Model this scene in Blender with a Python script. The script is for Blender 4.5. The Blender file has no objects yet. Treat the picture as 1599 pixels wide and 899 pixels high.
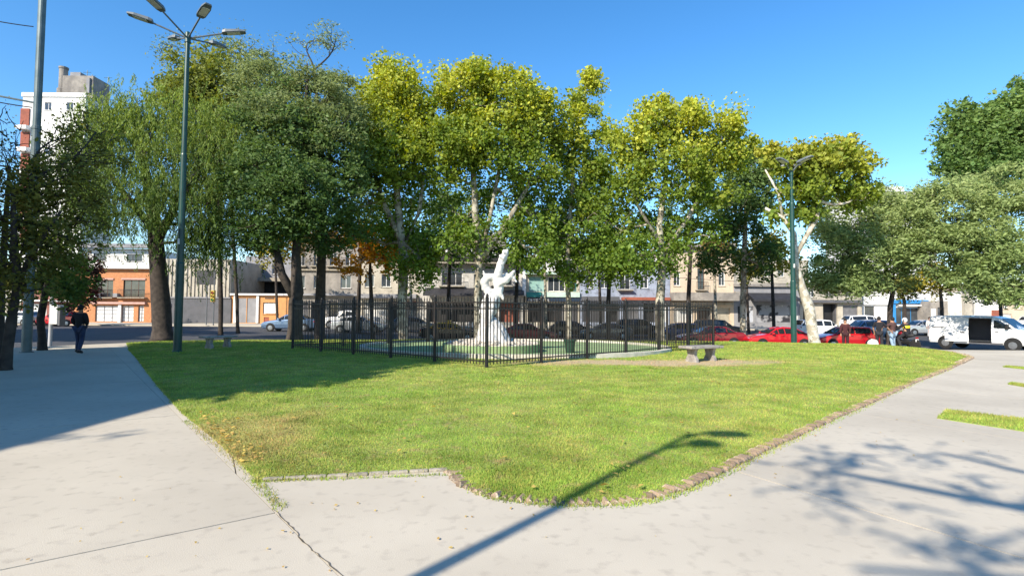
import bpy, bmesh, math, random
import numpy as np
from mathutils import Vector, Matrix
from mathutils.geometry import delaunay_2d_cdt
random.seed(7); RNG = np.random.default_rng(7)
R = math.radians
scene = bpy.context.scene
C = scene.collection

# ------------------------------------------------------------------ camera
F = 850.0; W0, H0 = 1599.0, 899.0
PITCH, ROLL = R(2.5), R(0.4)
CAM = Vector((0, 0, 1.6))
_f = Vector((0, math.cos(PITCH), math.sin(PITCH))); _u0 = Vector((0, -math.sin(PITCH), math.cos(PITCH))); _r0 = Vector((1, 0, 0))
_r = _r0*math.cos(ROLL) + _u0*math.sin(ROLL); _u = _u0*math.cos(ROLL) - _r0*math.sin(ROLL)
cam_data = bpy.data.cameras.new('camera'); cam = bpy.data.objects.new('camera', cam_data); C.objects.link(cam)
cam.matrix_world = Matrix(((_r.x, _u.x, -_f.x, CAM.x), (_r.y, _u.y, -_f.y, CAM.y), (_r.z, _u.z, -_f.z, CAM.z), (0, 0, 0, 1)))
cam_data.sensor_width = 36; cam_data.lens = 36*F/W0; cam_data.clip_end = 2000; cam_data.clip_start = .05
scene.camera = cam
def ray(px, py): return _r*((px-W0/2)/F) + _u*(-(py-H0/2)/F) + _f
def at(px, py, d):
    v = ray(px, py); return CAM + v*(d/v.y)
def gp(px, py, z=0.0):
    v = ray(px, py); return CAM + v*((z-CAM.z)/v.z)

# ------------------------------------------------------------------ light
SUN_EL, SUN_AZ = R(35), R(38)          # the shadows point 38 degrees right of straight ahead
w = bpy.data.worlds.new('World'); scene.world = w; w.use_nodes = True
nt = w.node_tree; bg = nt.nodes['Background']
sky = nt.nodes.new('ShaderNodeTexSky'); sky.sky_type = 'NISHITA'; sky.sun_disc = False
sky.sun_elevation = SUN_EL; sky.sun_rotation = math.pi + SUN_AZ
sky.air_density = 1.0; sky.dust_density = 0.25; sky.ozone_density = 2.0; sky.altitude = 300
hs = nt.nodes.new('ShaderNodeHueSaturation'); hs.inputs['Saturation'].default_value = 1.32; hs.inputs['Value'].default_value = 1.15; hs.inputs['Hue'].default_value = .5
nt.links.new(sky.outputs[0], hs.inputs['Color']); nt.links.new(hs.outputs[0], bg.inputs[0]); bg.inputs[1].default_value = 0.132
sun_d = bpy.data.lights.new('sun', 'SUN'); sun_d.energy = 4.95; sun_d.angle = R(0.53); sun_d.color = (1, .90, .76)
sun = bpy.data.objects.new('sun', sun_d); C.objects.link(sun)
_sd = Vector((math.sin(SUN_AZ)*math.cos(SUN_EL), math.cos(SUN_AZ)*math.cos(SUN_EL), -math.sin(SUN_EL)))
sun.rotation_euler = _sd.to_track_quat('-Z', 'Y').to_euler()
scene.view_settings.view_transform = 'Standard'; scene.view_settings.look = 'None'
scene.view_settings.gamma = 1; scene.view_settings.exposure = 0.78

# ------------------------------------------------------------------ helpers
def tag(o, label=None, cat=None, group=None, kind=None):
    if label: o['label'] = label
    if cat: o['category'] = cat
    if group: o['group'] = group
    if kind: o['kind'] = kind
    return o
def empty(name, loc=(0, 0, 0), rz=0, label=None, cat=None, group=None, kind=None):
    o = bpy.data.objects.new(name, None); C.objects.link(o); o.location = loc; o.rotation_euler = (0, 0, rz)
    o.empty_display_size = .2
    return tag(o, label, cat, group, kind)
def link(name, me, parent=None, m=None):
    o = bpy.data.objects.new(name, me); C.objects.link(o)
    if m and not me.materials: me.materials.append(m)
    if parent: o.parent = parent
    return o
class MB:
    def __init__(s): s.v = []; s.f = []; s.mi = []; s.cur = 0
    def add(s, vs, fs):
        n = len(s.v); s.v += [tuple(x) for x in vs]; s.f += [tuple(n+i for i in q) for q in fs]; s.mi += [s.cur]*len(fs); return s
    def box(s, x0, y0, z0, x1, y1, z1, rz=0, c=None):
        vs = [(x, y, z) for z in (z0, z1) for (x, y) in ((x0, y0), (x1, y0), (x1, y1), (x0, y1))]
        if rz:
            c = c or ((x0+x1)/2, (y0+y1)/2); co, si = math.cos(rz), math.sin(rz)
            vs = [(c[0]+(x-c[0])*co-(y-c[1])*si, c[1]+(x-c[0])*si+(y-c[1])*co, z) for x, y, z in vs]
        return s.add(vs, [(3, 2, 1, 0), (4, 5, 6, 7), (0, 1, 5, 4), (1, 2, 6, 5), (2, 3, 7, 6), (3, 0, 4, 7)])
    def tube(s, pts, rad, n=6, cap=True):
        pts = [Vector(p) for p in pts]
        if not isinstance(rad, (list, tuple)): rad = [rad]*len(pts)
        vs = []; fs = []; up = Vector((.13, .27, .95))
        for i, p in enumerate(pts):
            d = (pts[min(i+1, len(pts)-1)] - pts[max(i-1, 0)])
            if d.length < 1e-9: d = Vector((0, 0, 1))
            d.normalize()
            a = d.cross(up if abs(d.dot(up)) < .95 else Vector((1, 0, 0))).normalized(); b = d.cross(a)
            for k in range(n):
                t = 2*math.pi*k/n; vs.append(p + (a*math.cos(t)+b*math.sin(t))*rad[i])
        for i in range(len(pts)-1):
            for k in range(n): fs.append((i*n+k, i*n+(k+1) % n, (i+1)*n+(k+1) % n, (i+1)*n+k))
        if cap: fs.append(tuple(range(n))); fs.append(tuple((len(pts)-1)*n+k for k in reversed(range(n))))
        return s.add(vs, fs)
    def lathe(s, prof, c=(0, 0, 0), n=16, axis='z'):
        vs = []; fs = []
        for (r, h) in prof:
            for k in range(n):
                t = 2*math.pi*k/n; x, y = r*math.cos(t), r*math.sin(t)
                vs.append((c[0]+x, c[1]+y, c[2]+h) if axis == 'z' else (c[0]+x, c[1]+h, c[2]+y))
        for i in range(len(prof)-1):
            for k in range(n): fs.append((i*n+k, i*n+(k+1) % n, (i+1)*n+(k+1) % n, (i+1)*n+k))
        fs.append(tuple(range(n))); fs.append(tuple((len(prof)-1)*n+k for k in range(n)))
        return s.add(vs, fs)
    def mesh(s, name, mats, smooth=False):
        me = bpy.data.meshes.new(name); me.from_pydata(s.v, [], s.f)
        for m in (mats if isinstance(mats, (list, tuple)) else [mats]): me.materials.append(m)
        if s.cur or any(s.mi): me.polygons.foreach_set('material_index', s.mi)
        if smooth: me.polygons.foreach_set('use_smooth', [True]*len(me.polygons))
        me.update(); return me
    def build(s, name, mats, parent=None, smooth=False, bevel=0):
        o = link(name, s.mesh(name, mats, smooth), parent)
        if bevel:
            b = o.modifiers.new('bevel', 'BEVEL'); b.width = bevel; b.segments = 2; b.limit_method = 'ANGLE'
        bm = bmesh.new(); bm.from_mesh(o.data); bmesh.ops.recalc_face_normals(bm, faces=bm.faces); bm.to_mesh(o.data); bm.free()
        return o
def copy_tree(o, parent=None):
    c = o.copy(); C.objects.link(c); c.parent = parent
    for ch in list(o.children): copy_tree(ch, c)
    return c
def smooth01(t): t = np.clip(t, 0, 1); return t*t*(3-2*t)

# ------------------------------------------------------------------ materials
_mats = {}
def mat(name, col, col2=None, scale=4., rough=.7, metal=0, bump=0., bscale=None, detail=4, coat=0, spec=.5, lo=.35, hi=.65, rnd=0., emis=None, speck=None):
    if name in _mats: return _mats[name]
    m = bpy.data.materials.new(name); m.use_nodes = True; t = m.node_tree; p = t.nodes['Principled BSDF']; N = t.nodes.new; L = t.links.new
    p.inputs['Roughness'].default_value = rough; p.inputs['Metallic'].default_value = metal
    p.inputs['Specular IOR Level'].default_value = spec; p.inputs['Coat Weight'].default_value = coat
    tc = N('ShaderNodeTexCoord')
    if col2 is None: col2 = tuple(c*.82 for c in col)
    no = N('ShaderNodeTexNoise'); no.inputs['Scale'].default_value = scale; no.inputs['Detail'].default_value = detail
    L(tc.outputs['Object'], no.inputs['Vector'])
    mr = N('ShaderNodeMapRange'); mr.inputs[1].default_value = lo; mr.inputs[2].default_value = hi; L(no.outputs['Fac'], mr.inputs[0])
    mx = N('ShaderNodeMix'); mx.data_type = 'RGBA'; mx.inputs[6].default_value = (*col, 1); mx.inputs[7].default_value = (*col2, 1)
    L(mr.outputs[0], mx.inputs[0]); out = mx.outputs[2]
    if speck:
        sc, col3, a, b = speck
        n2 = N('ShaderNodeTexNoise'); n2.inputs['Scale'].default_value = sc; n2.inputs['Detail'].default_value = 3; L(tc.outputs['Object'], n2.inputs['Vector'])
        m2 = N('ShaderNodeMapRange'); m2.inputs[1].default_value = a; m2.inputs[2].default_value = b; L(n2.outputs['Fac'], m2.inputs[0])
        x2 = N('ShaderNodeMix'); x2.data_type = 'RGBA'; x2.inputs[7].default_value = (*col3, 1); L(out, x2.inputs[6]); L(m2.outputs[0], x2.inputs[0]); out = x2.outputs[2]
    if rnd:
        oi = N('ShaderNodeObjectInfo'); h = N('ShaderNodeHueSaturation'); m3 = N('ShaderNodeMapRange')
        m3.inputs[3].default_value = 1-rnd; m3.inputs[4].default_value = 1+rnd; L(oi.outputs['Random'], m3.inputs[0]); L(m3.outputs[0], h.inputs['Value']); L(out, h.inputs['Color']); out = h.outputs[0]
    L(out, p.inputs['Base Color'])
    if bump:
        nb = N('ShaderNodeTexNoise'); nb.inputs['Scale'].default_value = bscale or scale*6; nb.inputs['Detail'].default_value = 5; L(tc.outputs['Object'], nb.inputs['Vector'])
        bp = N('ShaderNodeBump'); bp.inputs['Strength'].default_value = bump; bp.inputs['Distance'].default_value = .02; L(nb.outputs['Fac'], bp.inputs['Height']); L(bp.outputs[0], p.inputs['Normal'])
    if emis: p.inputs['Emission Color'].default_value = (*emis, 1); p.inputs['Emission Strength'].default_value = 1
    _mats[name] = m; return m
def leaf_mat(name, trans=.35):
    m = bpy.data.materials.new(name); m.use_nodes = True; t = m.node_tree; N = t.nodes.new; L = t.links.new
    t.nodes.remove(t.nodes['Principled BSDF']); out = t.nodes['Material Output']
    a = N('ShaderNodeAttribute'); a.attribute_name = 'Col'
    d = N('ShaderNodeBsdfDiffuse'); tr = N('ShaderNodeBsdfTranslucent'); g = N('ShaderNodeBsdfGlossy'); g.inputs['Roughness'].default_value = .6
    h = N('ShaderNodeHueSaturation'); h.inputs['Hue'].default_value = .485; h.inputs['Saturation'].default_value = 1.15; h.inputs['Value'].default_value = 1.5
    L(a.outputs['Color'], d.inputs[0]); L(a.outputs['Color'], h.inputs['Color']); L(h.outputs[0], tr.inputs[0])
    m1 = N('ShaderNodeMixShader'); m1.inputs[0].default_value = trans; L(d.outputs[0], m1.inputs[1]); L(tr.outputs[0], m1.inputs[2])
    m2 = N('ShaderNodeMixShader'); m2.inputs[0].default_value = .018; L(m1.outputs[0], m2.inputs[1]); L(g.outputs[0], m2.inputs[2])
    L(m2.outputs[0], out.inputs[0]); return m
LEAF = leaf_mat('leaf')
def bump_chain(t, p, out):
    bp = t.nodes.new('ShaderNodeBump'); bp.inputs['Strength'].default_value = .5; bp.inputs['Distance'].default_value = .02
    t.links.new(out, bp.inputs['Height']); t.links.new(bp.outputs[0], p.inputs['Normal'])
BARK = mat('bark_dark', (.028, .022, .018), (.06, .047, .038), 5, .95, bump=.9, bscale=14)
BARKP = mat('bark_plane', (.20, .175, .13), (.40, .37, .29), 2.2, .85, bump=.5, bscale=9, lo=.45, hi=.55, speck=(5, (.10, .085, .055), .56, .60))
BARKW = mat('bark_white', (.52, .49, .41), (.34, .30, .23), 3.5, .8, bump=.5, bscale=8, lo=.48, hi=.56, speck=(6, (.18, .16, .12), .60, .64))
CONC = mat('concrete', (.50, .45, .36), (.41, .365, .29), .55, .9, bump=.16, bscale=110, detail=15, rnd=.06, lo=.36, hi=.70, speck=(8, (.35, .31, .25), .55, .82))
CONC2 = mat('concrete_kerb', (.36, .32, .25), (.22, .195, .15), 5, .9, bump=.5, bscale=30, speck=(20, (.2, .17, .13), .62, .7))
ASPH = mat('asphalt', (.062, .063, .068), (.045, .045, .05), .6, .9, bump=.5, bscale=60)
DIRT = mat('dirt_joint', (.09, .075, .055), (.15, .13, .10), 12, 1)
BRICK = mat('brick', (.29, .205, .135), (.18, .135, .095), 9, .9, bump=.9, bscale=25, rnd=.34, speck=(14, (.45, .38, .28), .52, .62))
IRON = mat('fence_iron', (.010, .009, .009), (.018, .013, .011), 9, .5)
IRONR = mat('fence_iron_post', (.012, .010, .010), (.05, .025, .015), 3, .6, lo=.55, hi=.7)
GREENP = mat('pole_green', (.008, .045, .038), (.012, .062, .05), 3, .4)
STEEL = mat('pole_galvanised', (.085, .125, .13), (.13, .17, .175), 3, .45, metal=.3)
LAMPG = mat('lamp_housing', (.10, .12, .13), (.14, .16, .17), 3, .5)
LAMPL = mat('lamp_lens', (.62, .62, .55), (.5, .5, .45), 3, .2)
MARBLE = mat('statue_white', (.64, .63, .60), (.46, .45, .42), 3, .75, bump=.3, bscale=8)
GLASS = mat('window_glass', (.028, .033, .04), (.05, .06, .07), 1.5, .08, spec=.8)
CARGL = mat('car_glass', (.015, .018, .02), (.02, .024, .028), 1.5, .06, spec=.7)
TYRE = mat('tyre', (.015, .015, .015), None, 8, .85)
RIM = mat('rim', (.35, .36, .38), None, 8, .35, metal=.7)
BLACKP = mat('black_trim', (.012, .012, .013), None, 8, .6)
LAMPC = mat('headlight', (.65, .67, .7), None, 5, .15)
LAMPR = mat('taillight', (.35, .01, .012), None, 5, .2)
WHITEP = mat('white_plaster', (.72, .71, .68), (.58, .57, .54), .8, .9, speck=(1.6, (.38, .36, .33), .58, .78))
WHITET = mat('white_trim', (.72, .72, .70), None, 6, .6)
TREES = True

# ------------------------------------------------------------------ terrain
def base_z(x, y):
    x = np.asarray(x, float); y = np.asarray(y, float)
    return -0.55*smooth01((x+15)/13)*smooth01((y-23)/12)*(1-smooth01((y-48)/11)) * (1-.35*smooth01((x-20)/10))
def bz(x, y): return float(base_z(x, y))
left_edge = [gp(215, 560), gp(245, 600), gp(285, 645), gp(340, 690), gp(397, 745)]
apron = [gp(410, 750), gp(560, 742), gp(700, 734)]
brick_edge = [gp(706, 737), gp(725, 757), gp(760, 771), gp(820, 780), gp(880, 784), gp(960, 783), gp(1010, 776), gp(1060, 762), gp(1100, 745), gp(1150, 721), gp(1200, 697), gp(1250, 675), gp(1300, 652), gp(1350, 631), gp(1420, 599), gp(1480, 576), gp(1516, 560, -.02)]
bw = [(p.x, p.y) for p in brick_edge]
bw += [(17.9, 21.6), (18.8, 23.6), (18.6, 25.6), (17.4, 27.2)]
lawn_poly = [(-18.0, 25.5), (-15.2, 21.7)] + [(p.x, p.y) for p in left_edge] + [(p.x, p.y) for p in apron] + bw + [(14, 29.3), (8, 32), (2, 33.2), (-5, 32), (-12, 29.2), (-17, 27.2)]
LP = np.array(lawn_poly)
def poly_dist(x, y, P):
    x = np.asarray(x, float); y = np.asarray(y, float); best = np.full(x.shape, 1e9); inside = np.zeros(x.shape, bool)
    n = len(P)
    for i in range(n):
        ax, ay = P[i]; bx, by = P[(i+1) % n]; dx, dy = bx-ax, by-ay
        t = np.clip(((x-ax)*dx+(y-ay)*dy)/(dx*dx+dy*dy+1e-12), 0, 1)
        best = np.minimum(best, np.hypot(x-ax-t*dx, y-ay-t*dy))
        c = (ay > y) != (by > y)
        with np.errstate(divide='ignore', invalid='ignore'):
            xi = ax + (y-ay)*dx/(dy if dy != 0 else 1e-12)
        inside ^= c & (x < xi)
    return best, inside
def lawn_z(x, y):
    d, ins = poly_dist(x, y, LP); b = base_z(x, y)
    zin = .10 + .16*smooth01((np.asarray(x)-2)/16)
    return b + .018 + (zin-b)*(1-np.exp(-np.maximum(d, 0)/1.6)) + .012*np.sin(np.asarray(x)*1.3+np.asarray(y)*.7)*(1-np.exp(-d))
def lz(x, y): return float(lawn_z(np.array([x]), np.array([y]))[0])
def sheet(name, poly, zf, m, parent=None, step=1.0, skirt=0, kind='structure'):
    q = []
    for i in range(len(poly)):
        a, b = poly[i], poly[(i+1) % len(poly)]; k = max(1, int(math.hypot(b[0]-a[0], b[1]-a[1])/max(step, 1.2)))
        if max(abs(a[0]), abs(b[0]), abs(a[1]), abs(b[1])) > 45: k = 1
        q += [(a[0]+(b[0]-a[0])*j/k, a[1]+(b[1]-a[1])*j/k) for j in range(k)]
    poly = q
    P = [Vector(p[:2]) for p in poly]; arr = np.array([p[:2] for p in poly], float)
    x0, y0 = arr.min(0); x1, y1 = arr.max(0)
    gx, gy = np.meshgrid(np.arange(x0+step/2, x1, step), np.arange(y0+step/2, y1, step))
    gx = gx.ravel(); gy = gy.ravel()
    if len(gx):
        d, ins = poly_dist(gx, gy, arr); k = ins & (d > step*.3); gx = gx[k]; gy = gy[k]
    n = len(P); pts = P + [Vector((a, b)) for a, b in zip(gx, gy)]
    vo, eo, fo, ov, oe, of = delaunay_2d_cdt(pts, [(i, (i+1) % n) for i in range(n)], [], 1, 1e-5)
    X = np.array([v.x for v in vo]); Y = np.array([v.y for v in vo]); Z = zf(X, Y)
    mb = MB(); vs = [(a, b, c) for a, b, c in zip(X, Y, Z)]; fs = [tuple(f) for f in fo]
    if skirt:
        cnt = {}
        for f in fs:
            for i in range(len(f)):
                e = (f[i], f[(i+1) % len(f)]); cnt[e] = 1
        bd = [e for e in cnt if (e[1], e[0]) not in cnt]
        low = {}
        for a, b in bd:
            for q in (a, b):
                if q not in low: low[q] = len(vs); vs.append((vs[q][0], vs[q][1], vs[q][2]-skirt))
            fs.append((b, a, low[a], low[b]))
    mb.add(vs, fs); me = mb.mesh(name, m)
    o = link(name, me, parent)
    if kind: o['kind'] = kind
    return o
# the ground sheet / road runs to the horizon
gxs = np.concatenate([[-1500, -400, -150, -80], np.arange(-50, 51, 2.0), [80, 150, 400, 1500]]); gys = np.concatenate([[-1500, -300, -60], np.arange(-30, 81, 2.0), [120, 300, 1500]])
GX, GY = np.meshgrid(gxs, gys); GZ = base_z(GX, GY) - .13
nv = len(gxs)
me = bpy.data.meshes.new('road'); me.from_pydata(np.c_[GX.ravel(), GY.ravel(), GZ.ravel()].tolist(), [], [(j*nv+i, j*nv+i+1, (j+1)*nv+i+1, (j+1)*nv+i) for j in range(len(gys)-1) for i in range(nv-1)])
tag(link('road', me, None, ASPH), kind='structure')
# pavement plate cut into slabs
plate = [(-50, -30), (-21, 21), (-17.6, 27), (-11, 31.3), (-4, 34.4), (3, 35.9), (11, 35.3), (20, 30.5), (25, 26.4), (60, -5), (60, -30)]
def clip(poly, p, n):           # keep the side where (q-p).n >= 0
    out = []
    for i in range(len(poly)):
        a, b = poly[i], poly[(i+1) % len(poly)]
        da = (a[0]-p[0])*n[0]+(a[1]-p[1])*n[1]; db = (b[0]-p[0])*n[0]+(b[1]-p[1])*n[1]
        if da >= 0: out.append(a)
        if (da >= 0) != (db >= 0):
            t = da/(da-db); out.append((a[0]+(b[0]-a[0])*t, a[1]+(b[1]-a[1])*t))
    return out
def split(polys, p, d, gap=.006):
    L = math.hypot(*d); n = (-d[1]/L, d[0]/L); res = []
    for q in polys:
        for s in (1, -1):
            nn = (n[0]*s, n[1]*s); c = clip(q, (p[0]+nn[0]*gap/2, p[1]+nn[1]*gap/2), nn)
            if len(c) >= 3:
                ar = abs(sum(c[i][0]*c[(i+1) % len(c)][1]-c[(i+1) % len(c)][0]*c[i][1] for i in range(len(c))))/2
                if ar > .05: res.append(c)
    return res
jd = (-.63, .777)               # along the left path
jc = (gp(430, 800).x, gp(430, 800).y)
cells = split([plate], jc, jd)
def side(c, p, n): cx = sum(q[0] for q in c)/len(c); cy = sum(q[1] for q in c)/len(c); return (cx-p[0])*n[0]+(cy-p[1])*n[1] > 0
lefts = [c for c in cells if side(c, jc, (-.777, -.63))]; rights = [c for c in cells if not side(c, jc, (-.777, -.63))]
for k in range(-1, 7): lefts = split(lefts, (jc[0]+jd[0]*5.1*k, jc[1]+jd[1]*5.1*k), (.79, .61), .018)
for k in (1, 2): lefts = split(lefts, (jc[0]-.777*5.6*k, jc[1]-.63*5.6*k), jd, .012)
rp = (gp(1150, 735).x, gp(1150, 735).y); rd = (.49, -.87); ra = (.72, .69)
for k in range(-1, 8): rights = split(rights, (rp[0]+ra[0]*4.6*k, rp[1]+ra[1]*4.6*k), rd, .016 if k == 0 else .012)
rights = split(rights, (rp[0]+4.9, rp[1]-1.2), ra, .006)
pav = empty('pavement', kind='structure')
for c in lefts+rights: 
    cx = np.mean([q[0] for q in c]); cy = np.mean([q[1] for q in c])
    o = sheet('concrete_slab', c, lambda X, Y: base_z(X, Y), CONC, pav, step=2.5, skirt=.13, kind=None)
bed = sheet('joint_bed', plate, lambda X, Y: base_z(X, Y)-.02, DIRT, pav, step=2.0, kind=None)
# jagged crack running along the joint
mb = MB(); a = gp(428, 796); b = gp(530, 905); n = 26; prev = None
for i in range(n+1):
    t = i/n; p = a.lerp(b, t); off = math.sin(t*9)*.012+random.uniform(-.014, .014)+.02*t; wd = random.uniform(.002, .007)
    q = [(p.x+off-wd, p.y, .004), (p.x+off+wd, p.y+.003, .004)]
    if prev: mb.add([prev[0], prev[1], q[1], q[0]], [(0, 1, 2, 3)])
    prev = q
mb.build('crack', DIRT, pav)
# far side pavement
sheet('far_pavement', [(-90, 56.5), (90, 56.5), (90, 95), (-90, 95)], lambda X, Y: base_z(X, Y)+.02, CONC, None, step=3, skirt=.14)

# lawn
def grass_material(name, blade):
    m = bpy.data.materials.new(name); m.use_nodes = True; t = m.node_tree; p = t.nodes['Principled BSDF']; N = t.nodes.new; L = t.links.new
    g = N('ShaderNodeNewGeometry')
    def noise(s, a, b, det=4):
        n = N('ShaderNodeTexNoise'); n.inputs['Scale'].default_value = s; n.inputs['Detail'].default_value = det; L(g.outputs['Position'], n.inputs['Vector'])
        r = N('ShaderNodeMapRange'); r.inputs[1].default_value = a; r.inputs[2].default_value = b; L(n.outputs['Fac'], r.inputs[0]); return r.outputs[0]
    def mix(f, a, b):
        x = N('ShaderNodeMix'); x.data_type = 'RGBA'
        for k, q in ((0, f), (6, a), (7, b)):
            if isinstance(q, tuple): x.inputs[k].default_value = (*q, 1)
            elif isinstance(q, float): x.inputs[k].default_value = q
            else: L(q, x.inputs[k])
        return x.outputs[2]
    c = mix(noise(.45, .38, .62), (.235, .375, .06), (.315, .395, .085))
    c = mix(noise(2.3, .50, .72), c, (.19, .315, .045))
    c = mix(noise(5.5, .56, .74), c, (.34, .33, .12))
    if not blade: c = mix(noise(30, .35, .7), c, (.20, .19, .085))
    # worn earth in front of the bench and under the fence
    def patch(cx, cy, rx, ry, c, col, amt):
        v = N('ShaderNodeVectorMath'); v.operation = 'SUBTRACT'; L(g.outputs['Position'], v.inputs[0]); v.inputs[1].default_value = (cx, cy, .2)
        v2 = N('ShaderNodeVectorMath'); v2.operation = 'MULTIPLY'; L(v.outputs[0], v2.inputs[0]); v2.inputs[1].default_value = (1/rx, 1/ry, 0)
        ln = N('ShaderNodeVectorMath'); ln.operation = 'LENGTH'; L(v2.outputs[0], ln.inputs[0])
        ad = N('ShaderNodeMath'); ad.operation = 'ADD'; L(ln.outputs['Value'], ad.inputs[0])
        mm = N('ShaderNodeMath'); mm.operation = 'MULTIPLY'; L(noise(1.6, .3, .7), mm.inputs[0]); mm.inputs[1].default_value = .6; L(mm.outputs[0], ad.inputs[1])
        r = N('ShaderNodeMapRange'); r.inputs[1].default_value = 1.5; r.inputs[2].default_value = .95; r.inputs[3].default_value = 0; r.inputs[4].default_value = amt; L(ad.outputs[0], r.inputs[0])
        return mix(r.outputs[0], c, col)
    c = patch(4.2, 16.2, 4.2, 1.0, c, (.42, .34, .20), 1.0 if not blade else .8)
    c = patch(-3.6, 6.6, 1.2, 1.6, c, (.36, .30, .12), .55)
    if blade:
        a = N('ShaderNodeAttribute'); a.attribute_name = 'Col'
        x = N('ShaderNodeMix'); x.data_type = 'RGBA'; x.blend_type = 'MULTIPLY'; x.inputs[0].default_value = 1; L(c, x.inputs[6]); L(a.outputs['Color'], x.inputs[7]); c = x.outputs[2]
        d = N('ShaderNodeBsdfDiffuse'); tr = N('ShaderNodeBsdfTranslucent'); L(c, d.inputs[0]); L(c, tr.inputs[0])
        ms = N('ShaderNodeMixShader'); ms.inputs[0].default_value = .3; L(d.outputs[0], ms.inputs[1]); L(tr.outputs[0], ms.inputs[2]); L(ms.outputs[0], t.nodes['Material Output'].inputs[0])
    else:
        L(c, p.inputs['Base Color']); p.inputs['Roughness'].default_value = 1; p.inputs['Specular IOR Level'].default_value = .1
    return m
GROUNDG = grass_material('lawn_soil', False); BLADE = grass_material('grass_blade', True)
sheet('lawn', lawn_poly, lawn_z, GROUNDG, None, step=.6, skirt=.16)
def np_mesh(name, V, nper, col, m, parent=None):
    """V: (n*nper,3) verts, each consecutive nper verts one face"""
    me = bpy.data.meshes.new(name); nV = len(V); nF = nV//nper
    me.vertices.add(nV); me.vertices.foreach_set('co', V.astype(np.float32).ravel())
    me.loops.add(nV); me.loops.foreach_set('vertex_index', np.arange(nV, dtype=np.int32))
    me.polygons.add(nF); me.polygons.foreach_set('loop_start', np.arange(0, nV, nper, dtype=np.int32))
    ca = me.attributes.new('Col', 'FLOAT_COLOR', 'POINT'); cc = np.ones((nV, 4), np.float32); cc[:, :3] = np.repeat(col, nper, 0); ca.data.foreach_set('color', cc.ravel())
    me.update(); return link(name, me, parent, m)
def blades(name, x, y, z, hgt, wid):
    n = len(x); a = RNG.uniform(0, 2*np.pi, n); lean = RNG.uniform(0, .8, n)*hgt; la = RNG.uniform(0, 2*np.pi, n)
    dx, dy = np.cos(a)*wid/2, np.sin(a)*wid/2
    V = np.empty((n, 3, 3)); V[:, 0] = np.c_[x-dx, y-dy, z]; V[:, 1] = np.c_[x+dx, y+dy, z]; V[:, 2] = np.c_[x+np.cos(la)*lean, y+np.sin(la)*lean, z+hgt]
    v = RNG.uniform(.72, 1.35, n)*(1+.22*np.sin(x*3.1+np.sin(y*4.3)*1.5)*np.sin(y*3.7+np.sin(x*2.9)*1.7)); yl = RNG.uniform(0, 1, n)**3
    col = np.c_[v*(1+.7*yl), v, v*(1+.5*yl)]
    return np_mesh(name, V.reshape(-1, 3), 3, col, BLADE)
def sample_lawn(n, dens):
    out = []
    while sum(map(len, out)) < n:
        d = RNG.uniform(4.3, 33, n) if dens == 0 else 4.3+28*RNG.uniform(0, 1, n)**2.2
        u = RNG.uniform(-.93, .95, n); x = u*d; dist, ins = poly_dist(x, d, LP); k = ins & (dist > .01); out.append(np.c_[x[k], d[k], dist[k]])
    return np.concatenate(out)[:n]
S = sample_lawn(520000, 1)
keep = ~((np.hypot((S[:, 0]-4.2)/3.8, (S[:, 1]-16.2)/.8) < 1) & (RNG.uniform(0, 1, len(S)) < .85)) & (np.hypot(S[:, 0]/6.2, (S[:, 1]-22.6)/5.0) > 1)
S = S[keep]
E = []                                # longer fringe along the near edges
for i in range(1, len(lawn_poly)-8):
    a, b = LP[i], LP[(i+1) % len(LP)]; n = int(np.hypot(*(b-a))*260); t = RNG.uniform(0, 1, n)[:, None]; q = a+(b-a)*t+RNG.normal(0, .02, (n, 2)); E.append(np.c_[q, np.zeros(n)])
S = np.concatenate([S]+E); d = S[:, 1]
pn = .5+.5*np.sin(S[:, 0]*2.1+np.sin(S[:, 1]*1.7)*2)*np.sin(S[:, 1]*2.6+1)
g = blades('grass', S[:, 0], S[:, 1], lawn_z(S[:, 0], S[:, 1])-.004, (.018+.0011*d)*RNG.uniform(.5, 1.35, len(S))*(.75+.5*pn), .0045+.0007*d)
tag(g, 'short sunlit mown grass blades covering the raised lawn', 'grass', kind='stuff')
# grass pockets cut into the right path
for q in ([(1463, 653), (1478, 640), (1640, 659), (1640, 680)], [(1566, 573), (1572, 571.5), (1640, 577), (1640, 581)], [(1574, 600), (1580, 598), (1640, 606), (1640, 611)]):
    P = [gp(a, b) for a, b in q]; pl = [(p.x, p.y) for p in P]
    sheet('grass_pocket', pl, lambda X, Y: base_z(X, Y)+.012, GROUNDG, None, step=1.5, skirt=.05)
    A = np.array(pl); lo, hi = A.min(0), A.max(0); n = 9000; x = RNG.uniform(lo[0], hi[0], n); y = RNG.uniform(lo[1], hi[1], n); dd, ins = poly_dist(x, y, A); x, y = x[ins], y[ins]
    tag(blades('grass', x, y, base_z(x, y)+.01, RNG.uniform(.015, .05, len(x)), .010), 'mown grass filling a rectangular pocket in the right path', 'grass', kind='stuff')
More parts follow.
